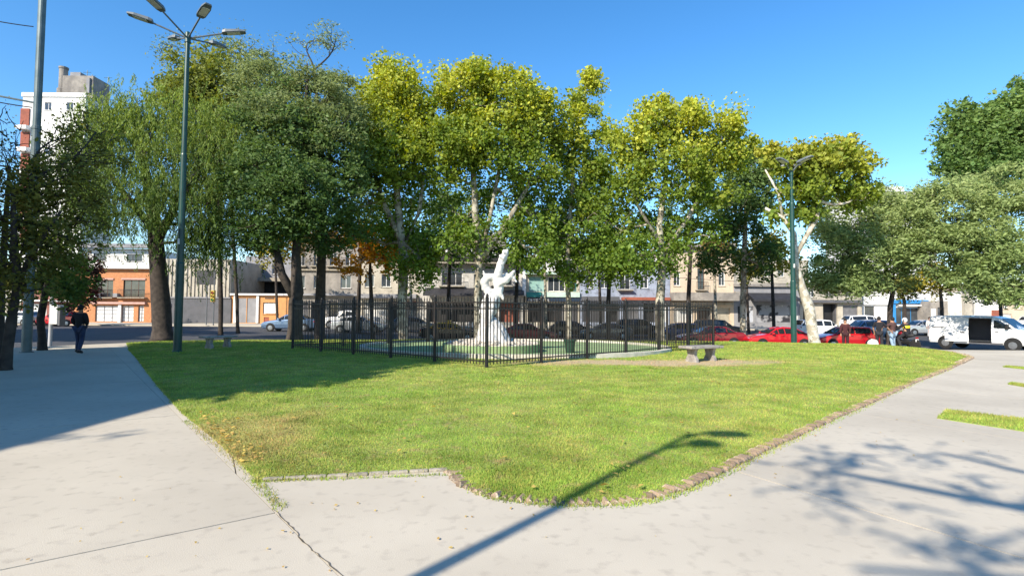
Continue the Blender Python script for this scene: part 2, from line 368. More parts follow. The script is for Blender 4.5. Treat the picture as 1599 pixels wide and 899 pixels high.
# weeds along seams
X = []; Y = []
for (a, b, n, s) in ((gp(398, 748), gp(440, 795), 420, .035), (gp(398, 752), gp(700, 741), 700, .022), (gp(290, 657), gp(400, 750), 500, .03)):
    t = RNG.uniform(0, 1, n)**1.3; X.append(a.x+(b.x-a.x)*t+RNG.normal(0, s, n)); Y.append(a.y+(b.y-a.y)*t+RNG.normal(0, s, n))
for i in range(len(bw)-6):
    n = 260; t = RNG.uniform(0, 1, n); X.append(bw[i][0]+(bw[i+1][0]-bw[i][0])*t+RNG.normal(0, .035, n)+.05); Y.append(bw[i][1]+(bw[i+1][1]-bw[i][1])*t+RNG.normal(0, .035, n)-.085)
X = np.concatenate(X); Y = np.concatenate(Y)
tag(blades('weeds', X, Y, base_z(X, Y)+.002, RNG.uniform(.01, .035, len(X)), .008), 'thin weeds and straw growing in the pavement seams by the lawn', 'weeds', kind='stuff')
# concrete kerb of the apron
ks = empty('concrete_kerb', kind='structure')
pts = [apron[0], apron[1], apron[2]]; tot = 9
for i in range(tot):
    t0, t1 = i/tot, (i+1)/tot-.004
    def pp(t): t *= 2; k = min(int(t), 1); return pts[k].lerp(pts[k+1], t-k)
    a, b = pp(t0), pp(t1); n = (b-a).normalized(); n = Vector((-n.y, n.x, 0))
    mb = MB(); v = [a-n*.03, b-n*.03, b+n*.03, a+n*.03]
    mb.add([(q.x, q.y, -.01) for q in v]+[(q.x, q.y, .028) for q in v], [(3, 2, 1, 0), (4, 5, 6, 7), (0, 1, 5, 4), (1, 2, 6, 5), (2, 3, 7, 6), (3, 0, 4, 7)])
    mb.build('kerb_stone', CONC2, ks, bevel=.012)
# brick kerb: one rounded brick after another
bk = empty('brick_kerb', kind='structure')
vars_ = []
for k in range(4):
    bm = bmesh.new(); bmesh.ops.create_cube(bm, size=1)
    for v in bm.verts: v.co = Vector((v.co.x*.060, v.co.y*.14, v.co.z*.12)) + Vector([random.uniform(-.006, .006) for _ in range(3)])
    bmesh.ops.bevel(bm, geom=[e for e in bm.edges if all(v.co.z > 0 for v in e.verts)], offset=.022, segments=1, affect='EDGES')
    me = bpy.data.meshes.new('brick'); bm.to_mesh(me); bm.free(); me.materials.append(BRICK); vars_.append(me)
cnt = 0; acc = 0; stf = MB(); seg = 0
Pb = [Vector((a, b)) for a, b in bw]
for i in range(len(Pb)-1):
    a, b = Pb[i], Pb[i+1]; L = (b-a).length; dirn = (b-a)/L; t = acc
    while t < L:
        p = a+dirn*t; rz = math.atan2(dirn.y, dirn.x)+random.uniform(-.05, .05); z = bz(p.x, p.y)-.022+random.uniform(-.014, .012)-.006*(cnt < 34)
        j = Vector((-dirn.y, dirn.x))*random.uniform(-.012, .012)
        if cnt < 290:
            o = link('brick', random.choice(vars_), bk); o.location = (p.x+j.x, p.y+j.y, z); o.rotation_euler = (random.uniform(-.08, .08), random.uniform(-.1, .1), rz)
        else: stf.box(p.x-.03, p.y-.1, z-.07, p.x+.03, p.y+.1, z+.075, rz=rz)
        cnt += 1; t += .072
    acc = t-L
if stf.v: tag(stf.build('bricks', BRICK, bk), kind='stuff')
# fallen leaves
def fallen(n, fx, fy, name, label, zf, size=.03):
    V = np.empty((n, 4, 3)); a = RNG.uniform(0, 6.28, n); s = size*RNG.uniform(.5, 1.4, n)
    z = zf(fx, fy); ca, sa = np.cos(a), np.sin(a)
    for k, (u, v, h) in enumerate(((-1, 0, .1), (0, -.6, .3), (1, 0, .15), (0, .6, .45))):
        V[:, k] = np.c_[fx+(u*ca-v*sa)*s, fy+(u*sa+v*ca)*s, z+h*s+RNG.uniform(0, .6, n)*s]
    t = RNG.uniform(0, 1, n)[:, None]; col = np.array([[.66, .52, .14]])*(1-t)+np.array([[.42, .27, .10]])*t
    tag(np_mesh(name, V.reshape(-1, 3), 4, col, LEAF), label, 'leaves', kind='stuff')
n = 150; t = RNG.uniform(0, 1, n); A = gp(300, 650); B = gp(385, 735)
fallen(n, A.x+(B.x-A.x)*t+np.abs(RNG.normal(0, .13, n))+.0, A.y+(B.y-A.y)*t+RNG.normal(0, .1, n)+.08, 'fallen_leaves', 'yellow and brown leaves gathered along the left edge of the lawn', lambda x, y: lawn_z(x, y)+.012, .026)
S2 = sample_lawn(220, 1)
fallen(len(S2), S2[:, 0], S2[:, 1], 'fallen_leaves', 'single yellow leaves scattered over the lawn', lambda x, y: lawn_z(x, y)+.025, .035)

n = 60; t = RNG.uniform(0, 1, n); A = gp(420, 800); B = gp(1400, 640); fx = np.r_[A.x+(B.x-A.x)*t+RNG.normal(0, .5, n), RNG.uniform(-4, 0, 30)]; fy = np.r_[A.y+(B.y-A.y)*t-np.abs(RNG.normal(0, .9, n))-.2, RNG.uniform(3.5, 6, 30)]
dd, ins = poly_dist(fx, fy, LP); fx, fy = fx[~ins], fy[~ins]
fallen(len(fx), fx, fy, 'fallen_leaves', 'small dry leaves and bits lying on the pavement', lambda x, y: base_z(x, y)+.003, .014)

# ------------------------------------------------------------------ trees
def lerp3(a, b, t): return a+(b-a)*t
def curve(a, b, n, sag=.12, rng=RNG):
    a = np.array(a, float); b = np.array(b, float); L = np.linalg.norm(b-a)
    off = rng.normal(0, sag*L*.5, 3); off2 = rng.normal(0, sag*L*.25, 3)
    t = np.linspace(0, 1, n)[:, None]
    return a+(b-a)*t + off*np.sin(np.pi*t) + off2*np.sin(2*np.pi*t)
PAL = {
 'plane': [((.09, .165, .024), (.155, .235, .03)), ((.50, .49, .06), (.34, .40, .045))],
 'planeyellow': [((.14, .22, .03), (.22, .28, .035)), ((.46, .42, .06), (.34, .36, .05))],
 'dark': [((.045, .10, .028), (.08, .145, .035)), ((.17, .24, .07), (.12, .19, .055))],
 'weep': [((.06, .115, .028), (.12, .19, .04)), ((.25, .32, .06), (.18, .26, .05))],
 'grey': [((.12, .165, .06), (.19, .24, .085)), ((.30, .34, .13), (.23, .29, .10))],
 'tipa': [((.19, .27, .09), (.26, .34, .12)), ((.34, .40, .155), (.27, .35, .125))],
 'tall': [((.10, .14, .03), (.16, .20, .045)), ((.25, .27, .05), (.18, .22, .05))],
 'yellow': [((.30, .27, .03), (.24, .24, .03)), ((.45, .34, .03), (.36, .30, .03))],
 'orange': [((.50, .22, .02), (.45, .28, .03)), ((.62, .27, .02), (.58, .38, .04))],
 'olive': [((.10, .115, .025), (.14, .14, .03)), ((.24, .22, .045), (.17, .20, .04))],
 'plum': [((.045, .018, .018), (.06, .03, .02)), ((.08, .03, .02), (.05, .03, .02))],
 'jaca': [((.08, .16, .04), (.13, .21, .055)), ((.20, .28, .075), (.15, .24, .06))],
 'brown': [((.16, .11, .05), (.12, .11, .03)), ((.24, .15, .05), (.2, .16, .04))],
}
def leaves(centers, radii, n_per, size, kind, pal, zlo, zhi, flat=1., extra=0):
    K = len(centers); n = K*n_per
    cc = np.repeat(centers, n_per, 0); rr = np.repeat(radii, n_per)[:, None]
    if kind == 'weep':
        # strands: groups of leaves hanging down
        per = 22; ns = max(1, n_per//per); g = np.repeat(RNG.normal(0, 1, (K*ns, 3)), per, 0)[:n]
        m = len(g); cc = np.repeat(centers, ns*per, 0)[:m]; rr = np.repeat(radii, ns*per)[:m, None]; n = m
        L = np.repeat(RNG.uniform(.35, 1.5, K*ns), per)[:m]; t = np.tile(np.linspace(0, 1, per), K*ns)[:m]+RNG.uniform(-.02, .02, m)
        P = cc+g*rr*.62; sw = np.repeat(RNG.normal(0, .38, (K*ns, 2)), per, 0)[:m]
        P[:, 2] -= t*L; P[:, :2] += sw*(t**1.5)[:, None]*L[:, None]+RNG.normal(0, .035, (m, 2))
        sc = RNG.uniform(.7, 1.4, n)*size
        u = np.c_[RNG.normal(0, .45, n), RNG.normal(0, .45, n), -np.ones(n)]
        wid = .24
    else:
        g = RNG.normal(0, 1, (n, 3)); g[:, 2] *= flat; rad = RNG.uniform(.25, 1.15, n)[:, None]
        g /= np.linalg.norm(g, axis=1)[:, None]+1e-6; g[:, 2] *= flat
        P = cc+g*rad*rr; sc = np.clip(RNG.lognormal(-.05, .33, n), .4, 1.9)*size
        u = RNG.normal(0, 1, (n, 3)); u[:, 2] = u[:, 2]*.5-.35; wid = {'broad': .8, 'fine': .34, 'mid': .55}[kind]
    u /= np.linalg.norm(u, axis=1)[:, None]
    r = RNG.normal(0, 1, (n, 3)); r[:, 2] *= .6
    v = np.cross(u, r); v /= np.linalg.norm(v, axis=1)[:, None]+1e-6; nn = np.cross(u, v)
    s = sc[:, None]; V = np.empty((n, 4, 3))
    V[:, 0] = P-u*s*.5; V[:, 1] = P+v*s*wid*.5+nn*s*.12; V[:, 2] = P+u*s*.5; V[:, 3] = P-v*s*wid*.5+nn*s*.12
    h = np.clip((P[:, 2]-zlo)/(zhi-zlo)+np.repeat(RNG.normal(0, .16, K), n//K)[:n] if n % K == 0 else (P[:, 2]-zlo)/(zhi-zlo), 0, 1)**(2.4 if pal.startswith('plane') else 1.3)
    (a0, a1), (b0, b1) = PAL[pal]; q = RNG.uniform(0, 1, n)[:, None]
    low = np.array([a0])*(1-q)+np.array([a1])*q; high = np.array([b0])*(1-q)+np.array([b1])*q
    col = low*(1-h[:, None])+high*h[:, None]; col *= RNG.uniform(.75, 1.25, n)[:, None]  # sun on crown tops put into the leaf colour, lighter and yellower with height
    return V.reshape(-1, 3), col
def tree(name, label, base, trunk, lobes, pal, kind='broad', size=.2, n_per=110, cl=.6, bark=None, group=None, cat='tree', flat=1., fork=None, r0=.3, dens=1., twig=.022, shell=.45, sub=5, loc=None):
    """base: world base; trunk: list of (Vector, radius); lobes: list of (center Vector, (rx,ry,rz), n_clusters)"""
    root = empty(name, base, 0, label, cat, group); B = np.array(base)
    wood = MB(); nodes = []
    for tr in trunk:
        P = [np.array(p[0])-B for p in tr]; wood.tube([tuple(p) for p in P], [p[1] for p in tr], 10)
        for i in range(len(P)-1):
            for t in (0, .5): nodes.append((P[i]+(P[i+1]-P[i])*t, tr[i][1]*(1-t)+tr[i+1][1]*t))
        nodes.append((P[-1], tr[-1][1]))
    zmax = max(n[0][2] for n in nodes); cand = [n for n in nodes if n[0][2] > zmax*.45] or nodes
    CC = []; CR = []; CF = []
    for lobe in lobes:
        c, rad, k = lobe[:3]; fac = lobe[3] if len(lobe) > 3 else 1.
        c = np.array(c)-B; rad = np.array(rad); k = max(3, int(k*dens))
        d = RNG.normal(0, 1, (k, 3)); d /= np.linalg.norm(d, axis=1)[:, None]; u = shell+(1-shell)*RNG.uniform(0, 1, k)**.6
        u = np.where(RNG.uniform(0, 1, k) < .17, RNG.uniform(1.02, 1.26, k), u); pts = c+d*u[:, None]*rad; cuts = RNG.normal(0, 1, (5, 3)); cuts /= np.linalg.norm(cuts, axis=1)[:, None]; hol = c+cuts*rad*.95; pts = pts[(np.linalg.norm((pts[:, None]-hol[None])/rad, axis=2) > (.52 if kind == 'fine' else .40)).all(1)]; k = len(pts)
        # limb to lobe
        best = min(cand, key=lambda n: np.linalg.norm(n[0]-c)+max(0, n[0][2]-c[2])*1.5)
        rl = min(best[1]*.75, .05+.035*np.mean(rad)); cv = curve(best[0], c-np.array([0, 0, rad[2]*.25]), 7)
        wood.tube([tuple(p) for p in cv], list(np.linspace(rl, rl*.5, 7)), 7)
        hub = cv[3:]
        ks = min(k, sub+int(k/18)); subs = pts[RNG.choice(k, ks, replace=False)]
        sn = []
        for s_ in subs:
            h0 = hub[RNG.integers(0, len(hub))]; e = h0+(s_-h0)*.8; c2 = curve(h0, e, 5, .14); wood.tube([tuple(p) for p in c2], list(np.linspace(rl*.42, rl*.2, 5)), 5, False); sn += [c2[2], c2[3], c2[4]]
        sn = np.array(sn)
        for p in pts:
            q = sn[np.argmin(np.linalg.norm(sn-p, axis=1))]; c3 = curve(q, p, 4, .15); wood.tube([tuple(x) for x in c3], list(np.linspace(max(rl*.18, twig), twig*.4, 4)), 3, False)
        CC.append(pts); CR.append(RNG.uniform(.5, 1.35, k)*cl); CF += [fac]*k
    CC = np.concatenate(CC); CR = np.concatenate(CR)
    wood.build('trunk', bark or BARK, root, smooth=True)
    if n_per:
        CF = np.array(CF); VV = []; KK = []
        for fv in sorted(set(CF)):
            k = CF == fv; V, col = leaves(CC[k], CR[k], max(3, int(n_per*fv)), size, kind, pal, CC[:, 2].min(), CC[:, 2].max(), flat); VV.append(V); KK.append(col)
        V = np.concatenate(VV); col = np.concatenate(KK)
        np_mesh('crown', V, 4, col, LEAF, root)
    return root
def zbase(x, y):
    d, ins = poly_dist(np.array([x]), np.array([y]), LP)
    return lz(x, y) if ins[0] else (bz(x, y) if y < 33 or y > 57 else bz(x, y)-.13)
def px_tree(name, label, base_px, D, tpts, lob, **kw):
    """tpts: list of limbs, each [(px,py,radius,depth offset)], lobes [(px,py,rx,ry,doff,n)]"""
    b = at(base_px, 500, D); z = zbase(b.x, b.y); base = (b.x, b.y, z)
    tr = []
    for j, limb in enumerate(tpts):
        L = []
        for i, q in enumerate(limb):
            p = at(q[0], q[1], D+(q[3] if len(q) > 3 else 0))
            if i == 0 and j == 0:
                r = q[2]; L.append((Vector((b.x, b.y, z-.12)), r*1.55)); L.append((Vector((b.x, b.y, z+.12)), r*1.2)); 
                L.append((Vector((b.x+(p.x-b.x)*.3, b.y, z+.55)), r)) if p.z > z+1 else None
            if i or j or p.z > z+.8: L.append((p, q[2]))
        tr.append(L)
    lb = []
    for q in lob:
        cx, cy, rx, ry, do, n = q[:6]
        if name == 'plane_tree' and cy < 240: cy += 10
        d = D+do; c = at(cx, cy, d); a, h = rx*d/F, ry*d/F
        lb.append((c, (a, (a+h)*.45, h), n)+(tuple(q[6:]) if len(q) > 6 else (.6,) if kw['pal'] == 'plane' and cy > 245 else ()))
    return tree(name, label, base, tr, lb, **kw)
FRONT = 'trees of the square behind the lawn'
if TREES:
    # left edge
    px_tree('small_tree', 'dark olive small tree at the left edge beside the tall grey pole', 12, 14.2, [[(18, 500, .12), (28, 440, .10), (22, 380, .08), (20, 300, .05)], [(28, 440, .08), (60, 380, .05), (95, 330, .03)]],
        [(20, 395, 60, 50, 0, 34), (85, 375, 55, 35, .5, 22), (60, 320, 75, 45, 1, 24), (110, 280, 60, 38, 1.5, 16), (0, 330, 50, 50, 0, 24), (120, 330, 50, 40, 1.5, 26, .7), (125, 255, 60, 40, 2, 26, .6), (95, 210, 36, 28, 2, 10, .5), (150, 200, 36, 26, 2.5, 12, .5), (45, 290, 50, 40, .5, 26), (30, 450, 40, 30, 0, 16)], pal='olive', kind='mid', size=.10, n_per=70, cl=.42, dens=1)
    px_tree('bare_tree', 'leafless twiggy tree at the far left edge rising behind the olive tree', 2, 17, [[(4, 420, .10), (10, 330, .07), (15, 260, .04)]],
        [(10, 250, 30, 75, 0, 46), (35, 270, 28, 60, 0, 30), (-15, 240, 30, 80, 0, 30)], pal='olive', kind='mid', size=.07, n_per=7, cl=.5, twig=.02, shell=.2)
    px_tree('leaning_tree', 'small green tree with a thin leaning trunk between the grey pole and the walking person', 68, 21, [[(63, 500, .13), (70, 460, .12), (84, 410, .09), (92, 370, .05)], [(70, 460, .08), (55, 400, .06), (52, 350, .04)]],
        [(96, 418, 34, 26, 0, 30), (70, 440, 30, 22, .5, 18), (112, 445, 22, 22, -.4, 16), (60, 370, 40, 35, 1, 20)], pal='weep', kind='mid', size=.13, n_per=80, cl=.45)
    px_tree('plum_tree', 'dark reddish street tree on the far pavement beside the brick house', 128, 55, [[(128, 470, .12), (128, 440, .08)]],
        [(126, 440, 22, 40, 0, 40)], pal='plum', kind='mid', size=.25, n_per=120, cl=.9, group=None)
    # weeping tree
    px_tree('weeping_tree', 'large weeping tree with a thick trunk and drooping fronds at the left of the lawn', 255, 29, [[(252, 480, .46), (247, 420, .40), (243, 370, .36), (238, 320, .30), (225, 260, .22), (215, 215, .12)], [(243, 380, .26), (275, 320, .20), (310, 270, .14), (325, 220, .1)], [(241, 360, .22), (200, 310, .16), (170, 270, .12)]],
        [(185, 190, 56, 40, 0, 50), (150, 235, 56, 45, -1, 52), (270, 180, 55, 40, .5, 44), (320, 200, 60, 44, .5, 50), (130, 300, 40, 40, -1, 26), (215, 300, 60, 40, -2, 46), (260, 235, 60, 55, -1, 56), (305, 310, 62, 60, -1.5, 62), (345, 240, 55, 50, 0, 50), (215, 175, 22, 22, 0, 18), (318, 375, 40, 26, 0, 28), (160, 180, 34, 26, 0, 22), (150, 330, 30, 35, -1, 22), (350, 345, 45, 40, .5, 36)],
        pal='weep', kind='weep', size=.16, n_per=198, cl=.95)
    px_tree('tall_tree', 'tall olive green tree behind the weeping tree and the green lamp post', 345, 37, [[(345, 470, .15), (342, 380, .14), (345, 280, .2), (340, 200, .14)], [(343, 330, .18), (300, 230, .12), (285, 170, .08)]],
        [(285, 135, 42, 40, 0, 50), (340, 120, 52, 50, 0, 60), (310, 200, 62, 50, 1, 60), (375, 190, 50, 62, 0, 56), (360, 290, 55, 55, 1, 40)], pal='tall', kind='mid', size=.22, n_per=130, cl=.9)
    px_tree('wispy_tree', 'thin bare topped tree rising above the olive green crown beside the lamp heads', 372, 40, [[(370, 470, .12), (360, 300, .12), (340, 150, .12), (315, 85, .06)]],
        [(318, 75, 62, 34, 0, 46), (395, 95, 40, 40, 0, 40), (270, 80, 34, 24, 0, 18)], pal='grey', kind='fine', size=.18, n_per=26, cl=.8, twig=.03)
    # double trunk tall grey-green
    px_tree('forked_tree', 'large dark green tree with a forked trunk at the left end of the iron fence', 461, 28.5, [[(462, 470, .36), (464, 458, .34), (462, 400, .22), (468, 330, .18), (475, 250, .14), (478, 160, .09), (480, 100, .05)], [(462, 468, .26), (440, 428, .21), (429, 380, .18), (428, 310, .14), (425, 230, .1), (420, 150, .06)]],
        [(420, 285, 52, 50, -1, 70), (480, 300, 55, 52, -1.5, 76), (400, 215, 42, 48, 0, 50), (465, 215, 55, 45, -.5, 66), (520, 240, 48, 55, 0, 56), (430, 345, 60, 36, -1, 46), (505, 360, 50, 40, 1, 42), (380, 270, 44, 40, 0, 30, .7), (395, 370, 44, 34, 0, 30, .9), (540, 300, 40, 50, 0, 34, .7), (440, 160, 50, 30, 0, 30, .6)], pal='dark', kind='mid', size=.165, n_per=120, cl=.8, flat=.7)
    px_tree('airy_tree', 'tall grey green feathery tree left of the first plane tree, with a wispy flat top', 500, 33, [[(500, 470, .30), (503, 380, .24), (505, 280, .19), (498, 180, .13), (490, 110, .08)], [(505, 290, .13), (455, 190, .09), (430, 110, .06)]],
        [(425, 130, 58, 44, -3, 70), (500, 150, 66, 48, -4, 90), (440, 190, 60, 40, -5, 60, .7), (520, 205, 50, 40, -5, 44, .6), (545, 165, 40, 40, -1, 46), (480, 62, 46, 24, 0, 30, .22), (525, 55, 24, 18, 0, 12, .2), (460, 185, 58, 36, -1, 50), (385, 95, 40, 34, 1, 26, .5)], pal='grey', kind='fine', size=.17, n_per=170, cl=.8, flat=.5)
    # plane trees
    PL = 'plane trees in a row behind the fenced statue'
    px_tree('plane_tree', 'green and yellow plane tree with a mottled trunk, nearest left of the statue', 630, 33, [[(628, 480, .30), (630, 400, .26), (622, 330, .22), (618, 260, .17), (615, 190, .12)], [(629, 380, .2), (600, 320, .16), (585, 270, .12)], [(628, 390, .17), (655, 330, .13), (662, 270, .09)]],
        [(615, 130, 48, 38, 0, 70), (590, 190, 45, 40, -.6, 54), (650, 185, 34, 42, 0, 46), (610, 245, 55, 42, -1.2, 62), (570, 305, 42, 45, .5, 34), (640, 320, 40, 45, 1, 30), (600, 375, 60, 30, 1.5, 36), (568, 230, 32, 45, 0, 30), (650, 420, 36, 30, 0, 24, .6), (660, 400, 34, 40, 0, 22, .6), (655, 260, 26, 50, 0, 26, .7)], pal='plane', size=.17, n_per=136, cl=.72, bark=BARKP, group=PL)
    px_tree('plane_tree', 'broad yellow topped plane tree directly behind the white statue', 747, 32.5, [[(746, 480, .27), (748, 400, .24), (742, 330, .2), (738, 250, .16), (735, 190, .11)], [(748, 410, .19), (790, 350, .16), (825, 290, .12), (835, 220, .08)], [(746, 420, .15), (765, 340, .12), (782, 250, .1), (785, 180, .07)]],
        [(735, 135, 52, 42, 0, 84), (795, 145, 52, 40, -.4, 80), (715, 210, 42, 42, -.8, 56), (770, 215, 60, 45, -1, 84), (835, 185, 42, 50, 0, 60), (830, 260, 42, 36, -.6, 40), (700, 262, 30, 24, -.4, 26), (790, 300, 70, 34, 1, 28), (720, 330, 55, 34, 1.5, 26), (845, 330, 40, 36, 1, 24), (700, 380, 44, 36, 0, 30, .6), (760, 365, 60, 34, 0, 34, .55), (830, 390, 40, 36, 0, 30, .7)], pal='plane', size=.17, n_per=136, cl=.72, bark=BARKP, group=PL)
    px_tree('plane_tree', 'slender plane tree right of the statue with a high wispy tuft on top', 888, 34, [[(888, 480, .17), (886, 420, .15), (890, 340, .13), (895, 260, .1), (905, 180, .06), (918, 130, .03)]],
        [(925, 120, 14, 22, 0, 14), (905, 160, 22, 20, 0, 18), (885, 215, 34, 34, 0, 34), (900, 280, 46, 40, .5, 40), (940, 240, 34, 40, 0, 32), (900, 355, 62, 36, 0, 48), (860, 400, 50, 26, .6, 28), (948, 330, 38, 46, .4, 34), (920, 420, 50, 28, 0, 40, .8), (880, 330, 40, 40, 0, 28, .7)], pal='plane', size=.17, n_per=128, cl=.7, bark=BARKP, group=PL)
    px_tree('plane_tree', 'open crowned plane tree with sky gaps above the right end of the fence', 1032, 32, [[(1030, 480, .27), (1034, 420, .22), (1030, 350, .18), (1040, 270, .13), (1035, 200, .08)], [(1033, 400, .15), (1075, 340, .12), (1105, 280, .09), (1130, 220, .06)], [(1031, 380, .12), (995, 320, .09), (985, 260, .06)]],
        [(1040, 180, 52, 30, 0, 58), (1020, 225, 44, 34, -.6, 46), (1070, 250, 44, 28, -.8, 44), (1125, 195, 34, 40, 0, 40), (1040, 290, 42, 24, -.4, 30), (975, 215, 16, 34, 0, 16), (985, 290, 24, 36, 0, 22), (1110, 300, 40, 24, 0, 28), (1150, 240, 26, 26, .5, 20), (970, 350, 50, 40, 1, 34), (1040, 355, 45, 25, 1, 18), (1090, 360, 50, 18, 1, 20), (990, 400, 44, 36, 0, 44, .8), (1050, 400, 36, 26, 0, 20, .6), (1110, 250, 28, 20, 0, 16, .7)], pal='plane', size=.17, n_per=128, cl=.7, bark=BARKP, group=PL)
    px_tree('plane_tree', 'dark green plane tree standing between the open crowned one and the white trunked one', 1160, 39, [[(1160, 480, .2), (1162, 400, .18), (1165, 320, .13), (1170, 260, .07)]],
        [(1165, 265, 36, 34, 0, 44), (1150, 330, 42, 36, 0, 44), (1190, 300, 32, 40, 0, 36), (1120, 350, 34, 26, 0, 18), (1195, 370, 30, 26, 0, 18), (1200, 245, 20, 20, 0, 12), (1120, 400, 34, 26, 0, 20, .7), (1185, 410, 40, 24, 0, 22, .7)], pal='dark', kind='mid', size=.23, n_per=95, cl=.8, bark=BARKP, group=PL)
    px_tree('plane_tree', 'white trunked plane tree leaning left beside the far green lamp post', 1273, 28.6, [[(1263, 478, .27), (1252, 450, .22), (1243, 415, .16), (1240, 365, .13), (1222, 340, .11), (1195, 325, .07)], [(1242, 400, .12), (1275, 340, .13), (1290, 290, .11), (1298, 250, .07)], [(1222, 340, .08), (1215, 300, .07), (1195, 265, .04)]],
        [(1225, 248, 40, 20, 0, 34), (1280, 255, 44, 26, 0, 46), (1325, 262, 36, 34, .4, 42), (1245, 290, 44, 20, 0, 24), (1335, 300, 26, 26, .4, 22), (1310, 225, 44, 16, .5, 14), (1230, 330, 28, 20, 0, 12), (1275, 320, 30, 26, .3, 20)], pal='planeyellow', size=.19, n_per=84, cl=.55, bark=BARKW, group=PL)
    # right side feathery trees
    px_tree('feathery_tree', 'rounded feathery grey green tree hanging low over the red cars by the white trunk', 1387, 34, [[(1390, 480, .16), (1395, 450, .14), (1380, 410, .12), (1350, 370, .09)], [(1392, 440, .1), (1410, 380, .07), (1405, 340, .05)]],
        [(1340, 345, 66, 40, 0, 84), (1310, 430, 50, 34, 0, 44), (1390, 430, 44, 30, 0, 34), (1300, 400, 42, 38, -.5, 54), (1360, 395, 62, 40, -1.2, 84), (1410, 350, 44, 40, 0, 54), (1330, 440, 44, 20, -.8, 44), (1420, 400, 34, 30, 0, 30), (1280, 440, 22, 18, -.3, 16), (1285, 370, 30, 34, -.5, 28), (1375, 310, 36, 16, 0, 22)], pal='tipa', kind='fine', size=.20, n_per=130, cl=.8, flat=.75)
    px_tree('jacaranda_tree', 'tall bright green tree at the upper right corner behind the feathery crowns', 1640, 36, [[(1640, 460, .34), (1630, 360, .3), (1600, 280, .2), (1570, 230, .12)], [(1632, 350, .22), (1650, 250, .15), (1640, 180, .09)]],
        [(1520, 215, 44, 34, 0, 50, .9), (1500, 180, 16, 20, 0, 10), (1490, 255, 18, 24, 0, 12), (1600, 160, 30, 30, 0, 20), (1580, 205, 48, 44, 0, 70), (1512, 262, 34, 26, 0, 32), (1560, 260, 62, 34, 0, 60), (1620, 180, 48, 46, 0, 50), (1540, 182, 24, 18, 0, 16), (1650, 250, 50, 50, 0, 40)], pal='jaca', kind='mid', size=.26, n_per=120, cl=.85)
    px_tree('feathery_tree', 'wide spreading feathery tree filling the right edge above the white van', 1665, 31, [[(1660, 450, .28), (1630, 420, .24), (1580, 395, .16), (1530, 385, .11), (1490, 400, .07)], [(1640, 425, .2), (1640, 350, .14), (1600, 310, .09)]],
        [(1490, 320, 60, 34, 0, 76), (1560, 300, 66, 36, 0, 84), (1500, 400, 60, 36, 0, 60), (1560, 410, 60, 34, 0, 56), (1450, 350, 40, 34, .5, 34), (1620, 320, 60, 50, -.5, 60), (1470, 368, 44, 26, 0, 42), (1540, 365, 50, 26, -.8, 56), (1590, 400, 50, 38, -1, 62), (1520, 430, 40, 22, -.5, 34), (1580, 450, 44, 22, -1, 40), (1440, 330, 26, 22, .4, 24)], pal='tipa', kind='fine', size=.20, n_per=130, cl=.8, flat=.65)
    R2 = 'second row of shaded trees'  # plane crown shade put into a dark leaf palette on added trees
    for (cx, lab, lo) in ((700, 'dark leafy tree in the second row left of the statue', [(690, 330, 50, 44, 0, 40), (720, 380, 50, 34, 0, 30), (670, 380, 40, 34, 0, 24)]), (806, 'dark leafy tree in the second row just right of the statue', [(800, 320, 50, 44, 0, 40), (840, 370, 50, 40, 0, 36), (780, 380, 40, 24, 0, 16)]),
            (950, 'dark leafy tree in the second row behind the slender plane tree', [(940, 310, 50, 50, 0, 46), (960, 380, 56, 40, 0, 44), (920, 400, 40, 34, 0, 26)]), (1075, 'dark leafy tree in the second row right of the open crowned plane tree', [(1085, 320, 46, 40, 0, 34), (1040, 350, 40, 34, 0, 22)]), (560, 'dark leafy tree in the second row behind the first plane tree', [(560, 320, 50, 50, 0, 46), (600, 350, 40, 44, 0, 30)])):
        px_tree('shaded_tree', lab, cx, 43, [[(cx, 470, .17), (cx+3, 400, .14), (cx, 330, .10)]], lo, pal='dark', kind='mid', size=.27, n_per=52, cl=.85, group=R2)
    # street trees on the far pavement
    ST = 'street trees on the far pavement'
    spec = [(578, 398, 58, 42, 'orange', 'orange leaved street tree in front of the brown facade', 37), (430, 395, 34, 26, 'yellow', 'bright yellow street tree behind the forked trunk', 57), (495, 385, 36, 30, 'brown', 'brownish street tree between the forked tree and the orange tree', 55),
            (640, 400, 26, 36, 'brown', 'thin brown street tree just right of the orange tree', 55), (700, 330, 40, 30, 'weep', 'green street tree in front of the white balcony building', 54), (850, 385, 40, 30, 'plane', 'yellow green street tree over the glass fronted shop', 52), (935, 400, 40, 34, 'dark', 'dark green street tree over the pale blue wall', 50),
            (1115, 395, 26, 22, 'brown', 'thin brown leaved street tree in front of the beige facade', 52), (1165, 415, 32, 26, 'olive', 'olive street tree right of the beige facade', 54), (1205, 398, 46, 36, 'yellow', 'yellow street tree behind the smaller green lamp post', 46), (1468, 440, 34, 24, 'yellow', 'low yellow street tree between the blue shop and the white van', 48), (1560, 455, 40, 18, 'grey', 'grey green street tree above the roof of the white van', 50), (1410, 450, 24, 20, 'olive', 'thin olive street tree above the blue shop', 50),
            (20, 440, 28, 30, 'olive', 'dark street tree behind the small olive tree at the left edge', 50)]
    for (cx, cy, rx, ry, pal, lab, D) in spec:
        px_tree('street_tree', lab, cx+4, D, [[(cx+2, 470, .14), (cx, cy+ry*.6, .11), (cx, cy, .07)]], [(cx-rx*.35, cy, rx*.7, ry*.85, 0, 16), (cx+rx*.4, cy-ry*.2, rx*.65, ry*.8, 0, 14), (cx, cy-ry*.5, rx*.6, ry*.5, 0, 10)], pal=pal, kind='mid', size=.28, n_per=60, cl=.8, group=ST, bark=BARKP if pal in ('plane', 'brown') else BARK)
